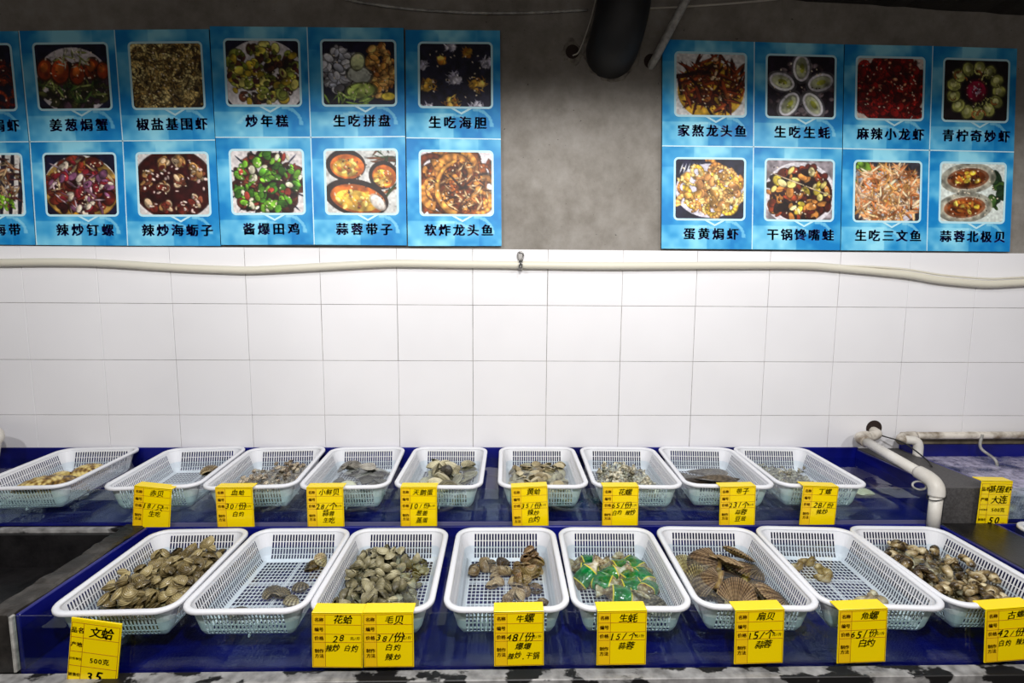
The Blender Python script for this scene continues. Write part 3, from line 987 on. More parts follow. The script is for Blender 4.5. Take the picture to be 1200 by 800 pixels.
for k in range(34):
    x = rr.uniform(-.09, .09); y = rr.uniform(-.15, .15)
    H.drop(MS['surf'], 'surf_clam', x, y, .040, .0145, rr.uniform(0, 6.3), .25, 'long pale clam piled in the fifth upper basket', 'clam', 'long pale clams in the fifth upper basket', scale=rr.uniform(.7, .95), sink=.55, ztop=-.038)
H.drop(MS['dark'], 'round_dark_shell', .005, .035, .028, .020, .0, .05, 'round dark ribbed shell standing among the long pale clams', 'clam', flip=False, sink=1., ztop=-.018, stand=PI / 2)
H = Heap(UB[7], 28)
for k, (x, y, rz) in enumerate(((-.06, .06, .5), (.02, .08, -.4), (.07, .02, .3), (-.03, -.02, 1.3), (.05, -.06, -1.2), (-.06, -.09, 1.8), (.02, .13, 1.5), (-.01, -.11, -1.5))):
    H.drop(MS['pen'], 'pen_shell', x * .8, y * .7, .06, .012, rz, .03, 'long dark fan-shaped pen shell stacked in the eighth upper basket', 'pen shell', 'dark pen shells in the eighth upper basket', scale=.92, sink=.9, ztop=-.034, lean=.15)
# lone shell lying on the tank floor right of the upper baskets
o = bpy.data.objects.new('flat_clam', fan_mesh('tan_scallop', .05, .09, .012, SM['cream'], 10, .001, spread=1.1)); C.objects.link(o)
o.location = (1.53, 2.02, .605); o.rotation_euler = (0, 0, .8); o.name = 'scallop'
tag(o, 'pale tan scallop lying on the blue tank floor right of the upper baskets', 'scallop')
# crustaceans seen through the glass at the right edge
m = None
for k, (x, y, z, rz) in enumerate(((2.00, 1.86, .612, .3), (2.07, 1.85, .630, 2.), (2.12, 1.88, .612, 1.1), (2.05, 1.90, .665, .2), (2.14, 1.87, .650, 2.6))):
    o = bpy.data.objects.new('whelk', MS['whelk']); C.objects.link(o); o.location = (x, y, z); o.rotation_euler = (.3 * k, .2, rz); o.scale = (1.15,) * 3
    tag(o, 'brown whelk heaped behind the glass of the bubbling tank', 'sea snail', 'whelks in the bubbling tank')

# ------------------------------------------------------------------ wrapped oysters
t = NT('green_wrapper')
co = t.n('ShaderNodeTexCoord').outputs['Object']
nz = t.noise(co, 40, 4)
t.l(t.ramp(nz, [(.35, rgb(0, 84, 34)), (.62, rgb(8, 132, 58)), (.70, rgb(150, 205, 160))]), t.b.inputs['Base Color'])
t.set(Roughness=.18); t.bump(t.noise(co, 70, 3), .6, .004); t.b.inputs['Coat Weight'].default_value = .6
M_['green'] = t.m
t = NT('oyster_in_film')
co = t.n('ShaderNodeTexCoord').outputs['Object']
nz = t.noise(co, 34, 5, .7)
t.l(t.ramp(nz, [(.32, rgb(48, 38, 26)), (.46, rgb(122, 100, 66)), (.56, rgb(190, 178, 138)), (.68, rgb(226, 222, 205))]), t.b.inputs['Base Color'])
t.set(Roughness=.2); t.bump(nz, .8, .005); t.b.inputs['Coat Weight'].default_value = .7
M_['filmend'] = t.m
M_['gold'] = plain('gold_stripe', rgb(216, 200, 60), .3)
def packet():
    r = empty('wrapped_oyster')
    def rad(x):
        a = abs(x)
        if a < .030: return .0265 * (1 - (a / .030) ** 4 * .18)
        if a < .046: return .0217 - (a - .030) / .016 * .013
        return .0087 + (a - .046) / .022 * .0165
    def lathe(x0, x1, n, k=30, grow=0.):
        vs = []; fs = []
        for i in range(n + 1):
            x = x0 + (x1 - x0) * i / n
            rr_ = rad(x) + grow
            for q in range(k):
                a = 2 * PI * q / k
                cr_ = 1 + .05 * math.sin(a * 5 + x * 160) + .10 * math.sin(a * 11 + x * 60) * min(1, max(0, (abs(x) - .03) / .02))
                flat = .72 if abs(x) < .03 else .72 - min(1, (abs(x) - .03) / .03) * .45
                vs.append((x + .003 * math.sin(a * 3) * (abs(x) > .05), rr_ * cr_ * math.cos(a) * 1.05, rr_ * cr_ * flat * math.sin(a)))
        for i in range(n):
            for q in range(k):
                q2 = (q + 1) % k
                fs.append((i * k + q, i * k + q2, (i + 1) * k + q2, (i + 1) * k + q))
        if x0 < -.06: fs.append(tuple(range(k))[::-1])
        if x1 > .06: fs.append(tuple(n * k + q for q in range(k)))
        return vs, fs
    v, f_ = lathe(-.023, .023, 10); mesh('green_band', v, f_, M_['green'], r, True)
    for s in (-1, 1):
        v, f_ = lathe(*sorted((s * .0228, s * .0262)), 2, grow=.0004); mesh('gold_stripe', v, f_, M_['gold'], r, True)
        v, f_ = lathe(*sorted((s * .0260, s * .068)), 12); mesh('film_end', v, f_, M_['filmend'], r, True)
    return r
PK = packet()
H5 = Heap(LB[4], 55)
pk = [(-.065, .125, .25), (.035, .100, .35), (.085, .115, -.9), (-.075, .072, -.15), (-.015, .055, .15), (.050, .045, .55), (-.040, .015, -.55), (.100, .045, -1.2), (-.095, .035, .5), (.045, -.010, .12), (.005, -.052, -.1), (.095, -.02, 1.0)]
for i, (x, y, rz) in enumerate(pk):
    o = H5.drop(PK, 'wrapped_oyster', x, y, .032, .019, rz, .12, 'oyster twisted in green and clear film, gold stripes, in the fifth lower basket', 'wrapped oyster', 'green-wrapped oysters in the fifth lower basket', flip=False, scale=1.13, sink=.8)
for ch in list(PK.children): bpy.data.objects.remove(ch)
bpy.data.objects.remove(PK)
H5.drop(MS['oyster'], 'oyster', .088, -.105, .045, .013, 1.9, .1, 'unwrapped rough grey-brown oyster at the front right of the fifth lower basket', 'oyster', flip=False, scale=1.35, sink=1.)
for o in [o for o in bpy.data.objects if o.name.startswith('wrapped_oyster') and o.type == 'EMPTY']:
    pass

# ------------------------------------------------------------------ price tags
t = NT('yellow_acrylic')
t.set(Base_Color=rgb(255, 222, 0), Roughness=.25)
t.b.inputs['Specular IOR Level'].default_value = .4
M_['yellow'] = t.m
M_['orange'] = plain('orange_print', rgb(250, 203, 10), .35)
M_['redline'] = plain('brown_red_print', rgb(150, 70, 10), .5)
M_['redtext'] = plain('red_print', rgb(150, 34, 14), .5)
M_['ink'] = plain('black_ink', rgb(24, 22, 14), .5)
def rc_(a, b_): return (a + b_) / 2
def price_tag(x, z, y, ang, label, name_, price, lines, unit='元/斤', W=.132, Hh=.155, lip=True, style=0, price2=None, dx=0.):
    r = empty('price_tag', (x, y, z)); r.rotation_euler = (0, ang, 0)
    tag(r, label, 'price tag', 'yellow price tags')
    m = MB()
    th = .0035
    m.box(-W / 2, W / 2, 0, th, -Hh, -.0005 if lip else 0, .0006)
    if lip: m.box(-W / 2, W / 2, 0, .040, -.0035, 0, .0008)
    else: m.box(-W / 2, W / 2, -.0008, .0015, -.008, 0, .0006)
    m.build('panel', M_['yellow'], r)
    f = lambda px, py: (px, -.0006, py)
    col = -W / 2 + .265 * W
    if style == 0:
        top = -.006; rows = [top, -.034, -.060, -.083, -Hh + .003]
    else:
        top = -.012; rows = [top, -.052, -.092, -.132, -Hh + .003]
    m = MB(); 
    m.add([(-W / 2 + .003, -.0003, rows[-1]), (col, -.0003, rows[-1]), (col, -.0003, top), (-W / 2 + .003, -.0003, top)], [(0, 1, 2, 3)])
    if style == 0: m.build('label_column', M_['orange'], r)
    m = MB(); lw = .00075
    def ln(x0, z0, x1, z1):
        m.box(min(x0, x1) - lw / 2, max(x0, x1) + lw / 2, -.0007, -.0001, min(z0, z1) - lw / 2, max(z0, z1) + lw / 2)
    xl, xr = -W / 2 + .003, W / 2 - .003
    for zz in rows: ln(xl, zz, xr, zz)
    for xx in (xl, col, xr): ln(xx, rows[0], xx, rows[-1])
    m.build('ruled_lines', M_['redline'], r)
    g_ = lambda px, py: (px, -.0010, py)
    cxl = (xl + col) / 2
    mid = [(rows[i] + rows[i + 1]) / 2 for i in range(4)]
    def wl_(part, mat, *a, **k):
        mm = MB(); write(mm, *a[:4], g_, **k); mm.build(part, mat, r)
    RT, IK = M_['redtext'], M_['ink']
    if style == 0:
        for s_, zz in (('名称', mid[0]), ('编号', mid[1]), ('价格', mid[2]), ('制作', mid[3] + .010), ('方法', mid[3] - .004)):
            wl_('printed_lettering', RT, s_, cxl, zz, .0122, bold=.03)
        if unit: wl_('printed_lettering', RT, unit, xr - .016, mid[2], .0100, bold=.02)
    else:
        wl_('printed_lettering', RT, '品名', cxl, mid[0], .0165, bold=.03)
        wl_('printed_lettering', RT, '产地', cxl, mid[1], .0145, bold=.03)
        wl_('printed_lettering', RT, '计价单位', cxl, mid[2], .0080, bold=.02)
        wl_('printed_lettering', RT, '销售价', cxl, mid[3], .0105, bold=.02)
        wl_('printed_lettering', RT, '元/500g', xr - .022, mid[3] - .012, .0085)
        wl_('printed_lettering', IK, '500克', rc_(col, xr), mid[2], .0180, bold=.02)
    rc = (col + xr) / 2
    if style == 0:
        wl_('handwriting', IK, name_, rc, mid[0], .0245, hand=.22, bold=.016)
        wl_('handwriting', IK, price, rc - (.012 if unit else 0), mid[2], .0265, hand=.25, bold=.012)
        for i, ln_ in enumerate(lines):
            wl_('handwriting', IK, ln_, rc - .004 + dx, rows[3] - .016 - i * .026, .0225, hand=.25, bold=.016, narrow=.95 if len(ln_) < 4 else .82)
    else:
        wl_('handwriting', IK, name_, rc, mid[0], .030, hand=.22, bold=.02)
        if lines: wl_('handwriting', IK, lines[0], rc, mid[1], .030, hand=.22, bold=.02)
        wl_('handwriting', IK, price, rc - .010, mid[3], .038, hand=.2, bold=.02)
    return r
ZT = ZU + .0055
YT = 1.762
def _unused(): pass
def ctr(a, b_, c_, d_): return (a + b_) / 2, math.atan2(((a + b_) - (c_ + d_)) / 2, .17) * -1
up_tags = [
 ((-1.318, -1.177, -1.335, -1.202), '赤贝', '18/只', ['生吃'], 'upper row tag for the nearly empty basket, leftmost of the upper tags'),
 ((-1.031, -.892, -1.025, -.895), '血蛤', '30/份', ['白灼'], 'upper row tag reading 30 on the basket of tiny cockles'),
 ((-.705, -.568, -.702, -.570), '小鲜贝', '28/个', ['蒜蓉', '生吃'], 'upper row tag reading 28 on the basket with the cream clam'),
 ((-.366, -.231, -.366, -.233), '天鹅蛋', '10/份', ['葱姜', '蒸蛋'], 'upper row tag reading 10 on the basket of long pale clams'),
 ((.036, .169, .044, .178), '黄蛤', '35/份', ['辣炒', '白灼'], 'upper row tag reading 35 on the middle basket of beige clams'),
 ((.371, .505, .372, .505), '花螺', '65/份', ['白灼 辣炒'], 'upper row tag reading 65 on the basket of tiny pale snails'),
 ((.803, .938, .808, .941), '带子', '23/个', ['蒜蓉', '豆豉'], 'upper row tag reading 23 on the basket of dark pen shells'),
 ((1.111, 1.247, 1.106, 1.238), '丁螺', '28/份', ['辣炒'], 'upper row tag reading 28 on the basket of slender snails'),
]
for (a, b_, c_, d_), nm, pr, ls, lb in up_tags:
    x, an = ctr(a, b_, c_, d_)
    price_tag(x, ZT, YT, -an * .9, 'yellow ' + lb, nm, pr, ls, unit='元/斤' if nm != '丁螺' else '', Hh=.172 if nm == '黄蛤' else .155)
price_tag(1.843, .752, 1.765, .02, 'yellow tag reading 50 in front of the grey slab by the bubbling tank', '基围虾', '50', ['大连'], style=1, W=.118, Hh=.172, lip=True)
YL = 1.241; ZTL = ZL + .0055
lo_tags = [
 ((-.488, -.359, -.492, -.364), '花蛤', '28', ['辣炒 白灼'], 'lower row tag reading 28, left one of the touching pair'),
 ((-.357, -.227, -.355, -.230), '毛贝', '38/份', ['白灼', '辣炒'], 'lower row tag reading 38, right one of the touching pair'),
 ((-.017, .112, -.014, .114), '牛螺', '48/份', ['爆爆', '辣炒.干锅'], 'lower row tag reading 48 on the basket of ark clams'),
 ((.253, .385, .257, .384), '生蚝', '15/个', ['蒜蓉'], 'lower row tag reading 15 on the basket of green-wrapped oysters'),
 ((.617, .751, .626, .753), '扇贝', '15/个', ['蒜蓉'], 'lower row tag reading 15 on the basket of scallops'),
 ((.892, 1.029, .907, 1.029), '角螺', '65/份', ['白灼'], 'lower row tag reading 65 on the basket of six whelks'),
 ((1.290, 1.424, 1.308, 1.437), '古螺', '42/份', ['白灼 辣炒'], 'lower row tag reading 42 at the right edge, on the basket of knobbly snails'),
]
for (a, b_, c_, d_), nm, pr, ls, lb in lo_tags:
    x, an = ctr(a, b_, c_, d_)
    price_tag(x * YL / 1.23, ZTL, YL, -an * .8, 'yellow ' + lb, nm, pr, ls)
price_tag(-1.045, .589, 1.240, .155, 'tilted yellow tag reading 35 and 500 grams at the lower left corner', '文蛤', '35', [], style=1, W=.128, Hh=.185, lip=False)

# ------------------------------------------------------------------ painted dish pictures
def lin_img(a):
    return np.where(a <= .04045, a / 12.92, ((a + .055) / 1.055) ** 2.4)
def vnoise(h, w, cell, rs):
    gh, gw = int(h / cell) + 3, int(w / cell) + 3
    g_ = rs.rand(gh, gw)
    y = np.arange(h) / cell; x = np.arange(w) / cell
    yi = y.astype(int); xi = x.astype(int); fy = (y - yi)[:, None]; fx = (x - xi)[None]
    fy = fy * fy * (3 - 2 * fy); fx = fx * fx * (3 - 2 * fx)
    a = g_[yi][:, xi]; b_ = g_[yi][:, xi + 1]; c_ = g_[yi + 1][:, xi]; d_ = g_[yi + 1][:, xi + 1]
    return (a * (1 - fx) + b_ * fx) * (1 - fy) + (c_ * (1 - fx) + d_ * fx) * fy
class Canvas:
    def __init__(self, w, h, bg, seed):
        self.w, self.h = w, h
        self.a = np.ones((h, w, 3)) * np.array(bg) / 255.
        self.rs = np.random.RandomState(seed); self.k = (1, 1, 1)
        self.Y, self.X = np.mgrid[0:h, 0:w] / float(w)    # both in units of width; y grows downwards
    def win(self, cx, cy, r):
        s = self.w
        x0, x1 = max(0, int((cx - r) * s) - 1), min(self.w, int((cx + r) * s) + 2)
        y0, y1 = max(0, int((cy - r) * s) - 1), min(self.h, int((cy + r) * s) + 2)
        return (slice(y0, y1), slice(x0, x1)) if x1 > x0 and y1 > y0 else None
    def put(self, wn, mask, col):
        reg = self.a[wn]; m = mask[..., None]
        self.a[wn] = reg * (1 - m) + col * m
    def ell(self, cx, cy, rx, ry, ang, col, edge=.5, var=.12, hi=.25):
        wn = self.win(cx, cy, max(rx, ry) * 1.25)
        if wn is None: return
        X, Y = self.X[wn] - cx, self.Y[wn] - cy
        c, s = math.cos(ang), math.sin(ang)
        u = (X * c + Y * s) / rx; v = (-X * s + Y * c) / ry
        d = np.sqrt(u * u + v * v)
        col = np.array(col) / 255. * (1 + self.rs.uniform(-var, var))
        soft = .7 / (self.w * min(rx, ry))
        if edge < 1: self.put(wn, np.clip((1.22 - d) / soft + .5, 0, 1) * .8, col * edge)
        sh = 1 + hi * (-.6 * v - .3 * u) 
        self.put(wn, np.clip((1 - d) / soft + .5, 0, 1), np.clip(col[None, None] * sh[..., None], 0, 1))
    def arc(self, cx, cy, r, th, a0, a1, col, edge=.45, var=.12):
        wn = self.win(cx, cy, r + th * 1.4)
        if wn is None: return
        X, Y = self.X[wn] - cx, self.Y[wn] - cy
        rad = np.sqrt(X * X + Y * Y); an = (np.arctan2(Y, X) - a0) % (2 * PI)
        span = a1 - a0
        tt = np.clip(an / span, 0, 1)
        width = th * (1 - .6 * tt)
        ins = an < span
        d = np.abs(rad - r) / width
        col = np.array(col) / 255. * (1 + self.rs.uniform(-var, var))
        soft = .7 / (self.w * th)
        self.put(wn, np.where(ins, np.clip((1.35 - d) / soft + .5, 0, 1), 0) * .75, col * edge)
        seg = 1 + .18 * np.sin(an * 14)
        self.put(wn, np.where(ins, np.clip((1 - d) / soft + .5, 0, 1), 0), np.clip(col[None, None] * (seg * (1.15 - .3 * d))[..., None], 0, 1))
    def scatter(self, n, size, pal, shape='ell', reg=(.5, .45, .42, .38), asp=(.4, .8), edge=.45, hi=.3):
        rs = self.rs; kk = self.k
        n = int(n * kk[0]); size = size * kk[1]; reg = (reg[0], reg[1], reg[2] * kk[2], reg[3] * kk[2])
        for _ in range(n):
            while True:
                a, b_ = rs.uniform(-1, 1), rs.uniform(-1, 1)
                if a * a + b_ * b_ < 1: break
            x, y = reg[0] + a * reg[2], reg[1] + b_ * reg[3]
            s = size * rs.uniform(.6, 1.3); col = pal[rs.randint(len(pal))]; an = rs.uniform(0, PI)
            if shape == 'ell': self.ell(x, y, s, s * rs.uniform(*asp), an, col, edge, .15, hi)
            elif shape == 'arc': a0 = rs.uniform(0, 6.28); self.arc(x, y, s, s * .32, a0, a0 + rs.uniform(2, 4), col, edge)
            elif shape == 'stick': self.ell(x, y, s, s * rs.uniform(.10, .2), an, col, edge, .2, hi)
    def grain(self, amt=.08, cell=2):
        n_ = vnoise(self.h, self.w, cell, self.rs)[..., None]
        self.a = np.clip(self.a * (1 + (n_ - .5) * amt * 2), 0, 1)

NAVY = (24, 22, 44); BLK = (16, 12, 14)
PW, PH = 104, 92
def dish(i):
    c = Canvas(PW, PH, NAVY, 100 + i)
    if i not in (6, 13, 17, 18, 10, 5, 12): c.k = (1.8, 1.15, 1.2)
    if i in (5, 12): c.k = (1.3, 1.1, 1.1)
    mid = (.5, .44)
    if i == 0:      # red prawns
        c.scatter(60, .07, [(120, 40, 20), (160, 60, 30), (80, 20, 20)], 'arc', (.5, .45, .5, .45))
    elif i == 1:    # kelp strips
        c.a[:] = (.85, .83, .8)
        for k in range(8): c.ell(.06 + k * .13, .45, .035, .6, .1, (38, 34, 44), 1)
        c.scatter(120, .07, [(150, 110, 80), (190, 160, 120), (110, 60, 40), (90, 50, 50)], 'stick', (.45, .42, .42, .36)); c.scatter(20, .03, [(120, 170, 40)], 'ell', (.6, .7, .3, .12))
    elif i == 2:    # ginger crab
        c.ell(.5, .5, .52, .46, 0, (205, 196, 198), 1, 0, 0)
        c.scatter(110, .05, [(60, 60, 30), (40, 36, 26), (96, 100, 50), (70, 50, 60)], 'ell', (.5, .58, .44, .24))
        c.scatter(26, .06, [(70, 100, 40), (150, 160, 90), (40, 60, 30)], 'stick', (.5, .58, .4, .22))
        for x, y, r in ((.12, .34, .10), (.33, .36, .12), (.56, .40, .10), (.77, .33, .10), (.92, .36, .08)):
            c.ell(x, y, r, r * 1.35, .2, (156, 58, 22), .4); c.ell(x - .01, y - .03, r * .5, r * .7, .3, (206, 104, 40), 1)
        c.scatter(14, .05, [(220, 214, 190), (170, 180, 90)], 'stick', (.5, .2, .2, .1))
    elif i == 3:    # salt pepper shrimp
        c.a[:] = np.array((54, 40, 24)) / 255.
        c.scatter(150, .075, [(186, 160, 96), (150, 122, 66), (206, 186, 124), (120, 96, 50)], 'arc', (.5, .44, .52, .44), edge=.3)
        c.scatter(60, .05, [(196, 172, 110), (90, 66, 34)], 'stick', (.5, .44, .5, .42), edge=.3)
    elif i == 4:    # rice cakes
        c.ell(.5, .52, .58, .54, 0, (212, 206, 206), 1, 0, 0)
        c.scatter(50, .05, [(90, 50, 34), (50, 30, 24)], 'ell', (.5, .46, .42, .34))
        c.scatter(46, .055, [(206, 190, 74), (186, 160, 48), (216, 206, 110), (160, 170, 70)], 'ell', (.5, .44, .42, .36), (.6, .9), .4)
        c.scatter(30, .035, [(90, 44, 40), (110, 120, 40)], 'ell', (.5, .42, .4, .3))
    elif i == 5:    # raw platter
        c.scatter(70, .06, [(212, 212, 218), (176, 178, 190), (120, 116, 120)], 'ell', (.22, .40, .24, .26), edge=.4)
        c.scatter(80, .045, [(206, 146, 70), (226, 170, 96), (160, 100, 50)], 'ell', (.78, .42, .2, .34), edge=.4)
        c.ell(.5, .46, .16, .11, .2, (214, 218, 204), .5); c.ell(.48, .28, .09, .11, .3, (206, 214, 160), .5)
        c.ell(.52, .68, .19, .10, -.1, (186, 206, 104), .5); c.scatter(16, .07, [(170, 200, 90), (120, 150, 60)], 'stick', (.4, .80, .35, .08))
        c.ell(.9, .76, .09, .05, 0, (206, 180, 60), .4)
    elif i == 6:    # sea urchin
        c.a[:] = np.array((30, 28, 46)) / 255.
        for x, y, r, p in ((.12, .58, .11, 0), (.48, .48, .10, 1), (.80, .56, .13, 0), (.44, .84, .14, 0), (.05, .30, .06, 1), (.92, .26, .08, 1), (.30, .22, .05, 0), (.66, .12, .06, 0), (.8, .9, .14, 1), (.08, .92, .1, 1), (.42, .04, .08, 1)):
            pal = [(214, 210, 222), (176, 172, 190)] if p else [(214, 160, 56), (234, 190, 90), (176, 110, 36)]
            c.scatter(26, .03, pal, 'stick', (x, y, r, r * .9), edge=.7)
            c.scatter(10, .04, pal, 'ell', (x, y, r * .6, r * .6), edge=.7)
    elif i == 7:    # stir-fried snails
        c.ell(.5, .48, .53, .47, 0, (226, 220, 214), 1, 0, 0); c.ell(.5, .5, .44, .38, 0, (170, 120, 30), .9, 0, 0)
        c.scatter(60, .07, [(90, 30, 24), (60, 22, 24), (120, 44, 30)], 'ell', (.5, .46, .38, .33))
        c.scatter(34, .085, [(196, 170, 176), (140, 90, 110), (110, 60, 40), (176, 150, 110)], 'stick', (.5, .46, .38, .34), edge=.35)
        c.scatter(22, .05, [(206, 190, 170), (150, 40, 50), (130, 80, 110)], 'ell', (.5, .46, .36, .33))
    elif i == 8:    # oysters in sauce
        c.a[:] = np.array((214, 208, 204)) / 255.; c.ell(.5, .44, .56, .50, 0, (120, 34, 12), 1, 0, 0); c.ell(.5, .44, .48, .42, 0, (52, 16, 16), .8, 0, 0)
        for x, y in ((.1, .46), (.14, .3), (.35, .14), (.34, .48), (.58, .38), (.8, .24), (.85, .34), (.8, .68), (.38, .76), (.6, .8), (.6, .1), (.15, .75)):
            c.scatter(7, .05, [(190, 140, 84), (130, 70, 50), (206, 176, 140), (110, 40, 30)], 'ell', (x, y, .05, .05))
        c.scatter(20, .02, [(220, 190, 180)], 'ell')
    elif i == 9:    # frog in sauce
        c.a[:] = (.86, .83, .82)
        for k in range(16): c.ell(.5 + .5 * math.cos(k * .39), .45 + .45 * math.sin(k * .39), .10, .012, k * .39, (40, 40, 60), 1)
        c.scatter(90, .06, [(70, 34, 24), (44, 24, 18), (110, 50, 36)], 'ell', (.5, .46, .40, .36))
        c.scatter(44, .05, [(88, 150, 40), (120, 180, 50), (60, 110, 30)], 'ell', (.48, .44, .38, .34)); c.scatter(12, .04, [(170, 66, 50), (226, 220, 190)], 'ell')
    elif i == 10:   # scallops with garlic
        c.a[:] = (.80, .80, .78)
        c.scatter(30, .1, [(50, 70, 30), (110, 60, 30)], 'stick', (.85, .3, .2, .4))
        for x, y, rx, ry, an in ((.28, .20, .28, .22, .1), (.80, .34, .2, .2, .5), (.42, .66, .46, .26, .22)):
            c.ell(x, y, rx, ry, an, (40, 24, 18), 1, 0, 0); c.ell(x + .02, y + .02, rx * .86, ry * .78, an, (206, 104, 30), 1); c.ell(x, y + .04, rx * .66, ry * .55, an, (236, 186, 70), 1)
            c.scatter(26, .035, [(240, 206, 110), (200, 110, 40), (226, 160, 50)], 'ell', (x, y + .03, rx * .6, ry * .5), edge=.75)
        c.ell(.72, .72, .12, .07, .8, (224, 216, 206), .8)
    elif i == 11:   # fried fish strips
        c.a[:] = (.90, .87, .88)
        c.scatter(60, .15, [(150, 78, 30), (196, 130, 60), (110, 50, 20)], 'arc', (.5, .46, .34, .34), edge=.5)
        c.scatter(50, .06, [(70, 40, 26), (170, 104, 56), (220, 180, 130)], 'stick', (.55, .48, .34, .3))
        c.arc(.62, .5, .40, .045, 1.9, 4.4, (206, 140, 64), .5)
    elif i == 12:   # braised fish
        c.a[:] = (.86, .85, .84); c.ell(.5, .52, .48, .42, 0, (206, 160, 50), 1, 0, 0)
        c.scatter(130, .10, [(76, 30, 18), (120, 48, 24), (52, 20, 16), (150, 66, 30)], 'stick', (.5, .44, .44, .36)); c.scatter(16, .03, [(206, 120, 60), (226, 190, 150)], 'ell')
    elif i == 13:   # oysters raw
        c.a[:] = np.array((32, 22, 36)) / 255.
        c.scatter(90, .05, [(70, 54, 60), (110, 96, 100), (44, 30, 40)], 'ell', (.5, .5, .5, .45))
        for k in range(5):
            a = -PI / 2 + k * 2 * PI / 5; x, y = .5 + .30 * math.cos(a), .46 + .29 * math.sin(a)
            c.ell(x, y, .19, .125, a, (222, 218, 224), .4, .05); c.ell(x, y, .13, .075, a, (196, 200, 160), .8); c.ell(x + .01, y, .07, .035, a, (176, 180, 70), 1)
    elif i == 14:   # dry pot frog
        c.a[:] = (.62, .58, .60); c.ell(.5, .5, .54, .48, 0, (224, 218, 222), 1, 0, 0); c.ell(.52, .5, .47, .41, 0, (60, 20, 16), 1, 0, 0)
        c.scatter(70, .06, [(150, 60, 30), (90, 30, 20), (200, 130, 60), (40, 20, 16)], 'ell', (.5, .5, .4, .34)); c.scatter(11, .055, [(216, 196, 110), (236, 216, 150), (206, 180, 60)], 'ell', (.5, .4, .38, .3))
        c.ell(.55, .36, .5, .008, .35, (226, 200, 160), .5)
    elif i == 15:   # spicy crayfish
        c.a[:] = (.82, .76, .72); c.ell(.5, .46, .52, .48, 0, (90, 14, 12), 1, 0, 0)
        c.scatter(120, .065, [(140, 26, 22), (170, 40, 32), (104, 16, 18)], 'arc', (.5, .45, .46, .40)); c.scatter(60, .05, [(120, 20, 18), (80, 12, 14)], 'ell', (.5, .45, .46, .40)); c.scatter(14, .02, [(230, 150, 110)], 'ell')
    elif i == 16:   # salmon shreds
        c.a[:] = np.array((60, 58, 66)) / 255.; c.scatter(12, .08, [(110, 150, 50), (200, 200, 210)], 'ell', (.2, .2, .2, .2))
        c.ell(.5, .55, .5, .42, 0, (206, 200, 208), 1, 0, 0)
        c.scatter(240, .08, [(226, 150, 96), (240, 180, 130), (206, 120, 66), (232, 164, 90), (246, 206, 166)], 'stick', (.5, .48, .45, .36), edge=.6)
    elif i == 17:   # lime prawns ring
        c.a[:] = np.array((32, 24, 28)) / 255.
        for k in range(13):
            a = k * 2 * PI / 13
            x, y = .5 + .36 * math.cos(a), .44 + .33 * math.sin(a)
            c.ell(x, y, .10, .085, a, (176, 178, 96), .45); c.ell(x - .01, y - .01, .05, .04, a, (206, 206, 140), 1)
        c.scatter(20, .05, [(150, 96, 50), (206, 206, 120)], 'arc', (.5, .44, .4, .36))
        for k in range(26): c.ell(.5 + .2 * math.cos(k * .24), .44 + .19 * math.sin(k * .24), .05, .01, k * .24, (34, 20, 26), 1)
        c.ell(.5, .44, .15, .14, 0, (150, 28, 60), .5); c.scatter(12, .02, [(226, 190, 210)], 'ell', (.5, .44, .07, .07))
    elif i == 18:   # baked shells
        c.a[:] = (.84, .87, .84)
        c.scatter(10, .07, [(30, 50, 30), (60, 90, 40)], 'ell', (.88, .45, .1, .3))
        for x, y in ((.42, .22), (.38, .66)):
            c.ell(x, y, .36, .19, -.1, (176, 170, 150), .8, 0, 0); c.ell(x, y, .33, .165, -.1, (228, 222, 206), 1, 0, 0); c.ell(x, y, .27, .13, -.1, (120, 56, 22), .9)
            c.scatter(24, .04, [(216, 180, 60), (90, 44, 20), (190, 110, 40), (236, 206, 90)], 'ell', (x, y, .2, .09), edge=.8)
    elif i == 19:   # yolk prawns
        c.a[:] = np.array((32, 32, 54)) / 255.; c.ell(.5, .46, .50, .40, 0, (220, 214, 226), 1, 0, 0)
        for k in range(6): c.ell(.08 + k * .05, .14, .07, .008, 1.9, (220, 220, 230), 1)
        c.scatter(46, .085, [(216, 160, 90), (236, 196, 120), (196, 130, 60), (226, 180, 60)], 'arc', (.5, .44, .38, .28), edge=.5); c.scatter(24, .05, [(236, 200, 130), (200, 140, 80), (206, 150, 70)], 'ell', (.5, .46, .36, .27), edge=.6)
    c.k = (1, 1, 1)
    lum = c.a.mean(2)
    for _ in range(70):      # small glints and dark gaps between the pieces
        x, y = c.rs.uniform(.1, .9), c.rs.uniform(.1, .8)
        if .12 < lum[min(PH - 1, int(y * PW)), min(PW - 1, int(x * PW))] < .62:
            c.ell(x, y, .014, .008, c.rs.uniform(0, 3), (244, 226, 196) if c.rs.rand() < .5 else (30, 18, 14), 1, 0, 0)
    c.grain(.12, 3)
    shade_ = vnoise(PH, PW, 7, c.rs)[..., None]
    lum = c.a.mean(2, keepdims=True)
    c.a = np.clip(c.a * np.where(lum < .72, .62 + .62 * shade_, .95 + .08 * shade_), 0, 1)
    return c.a
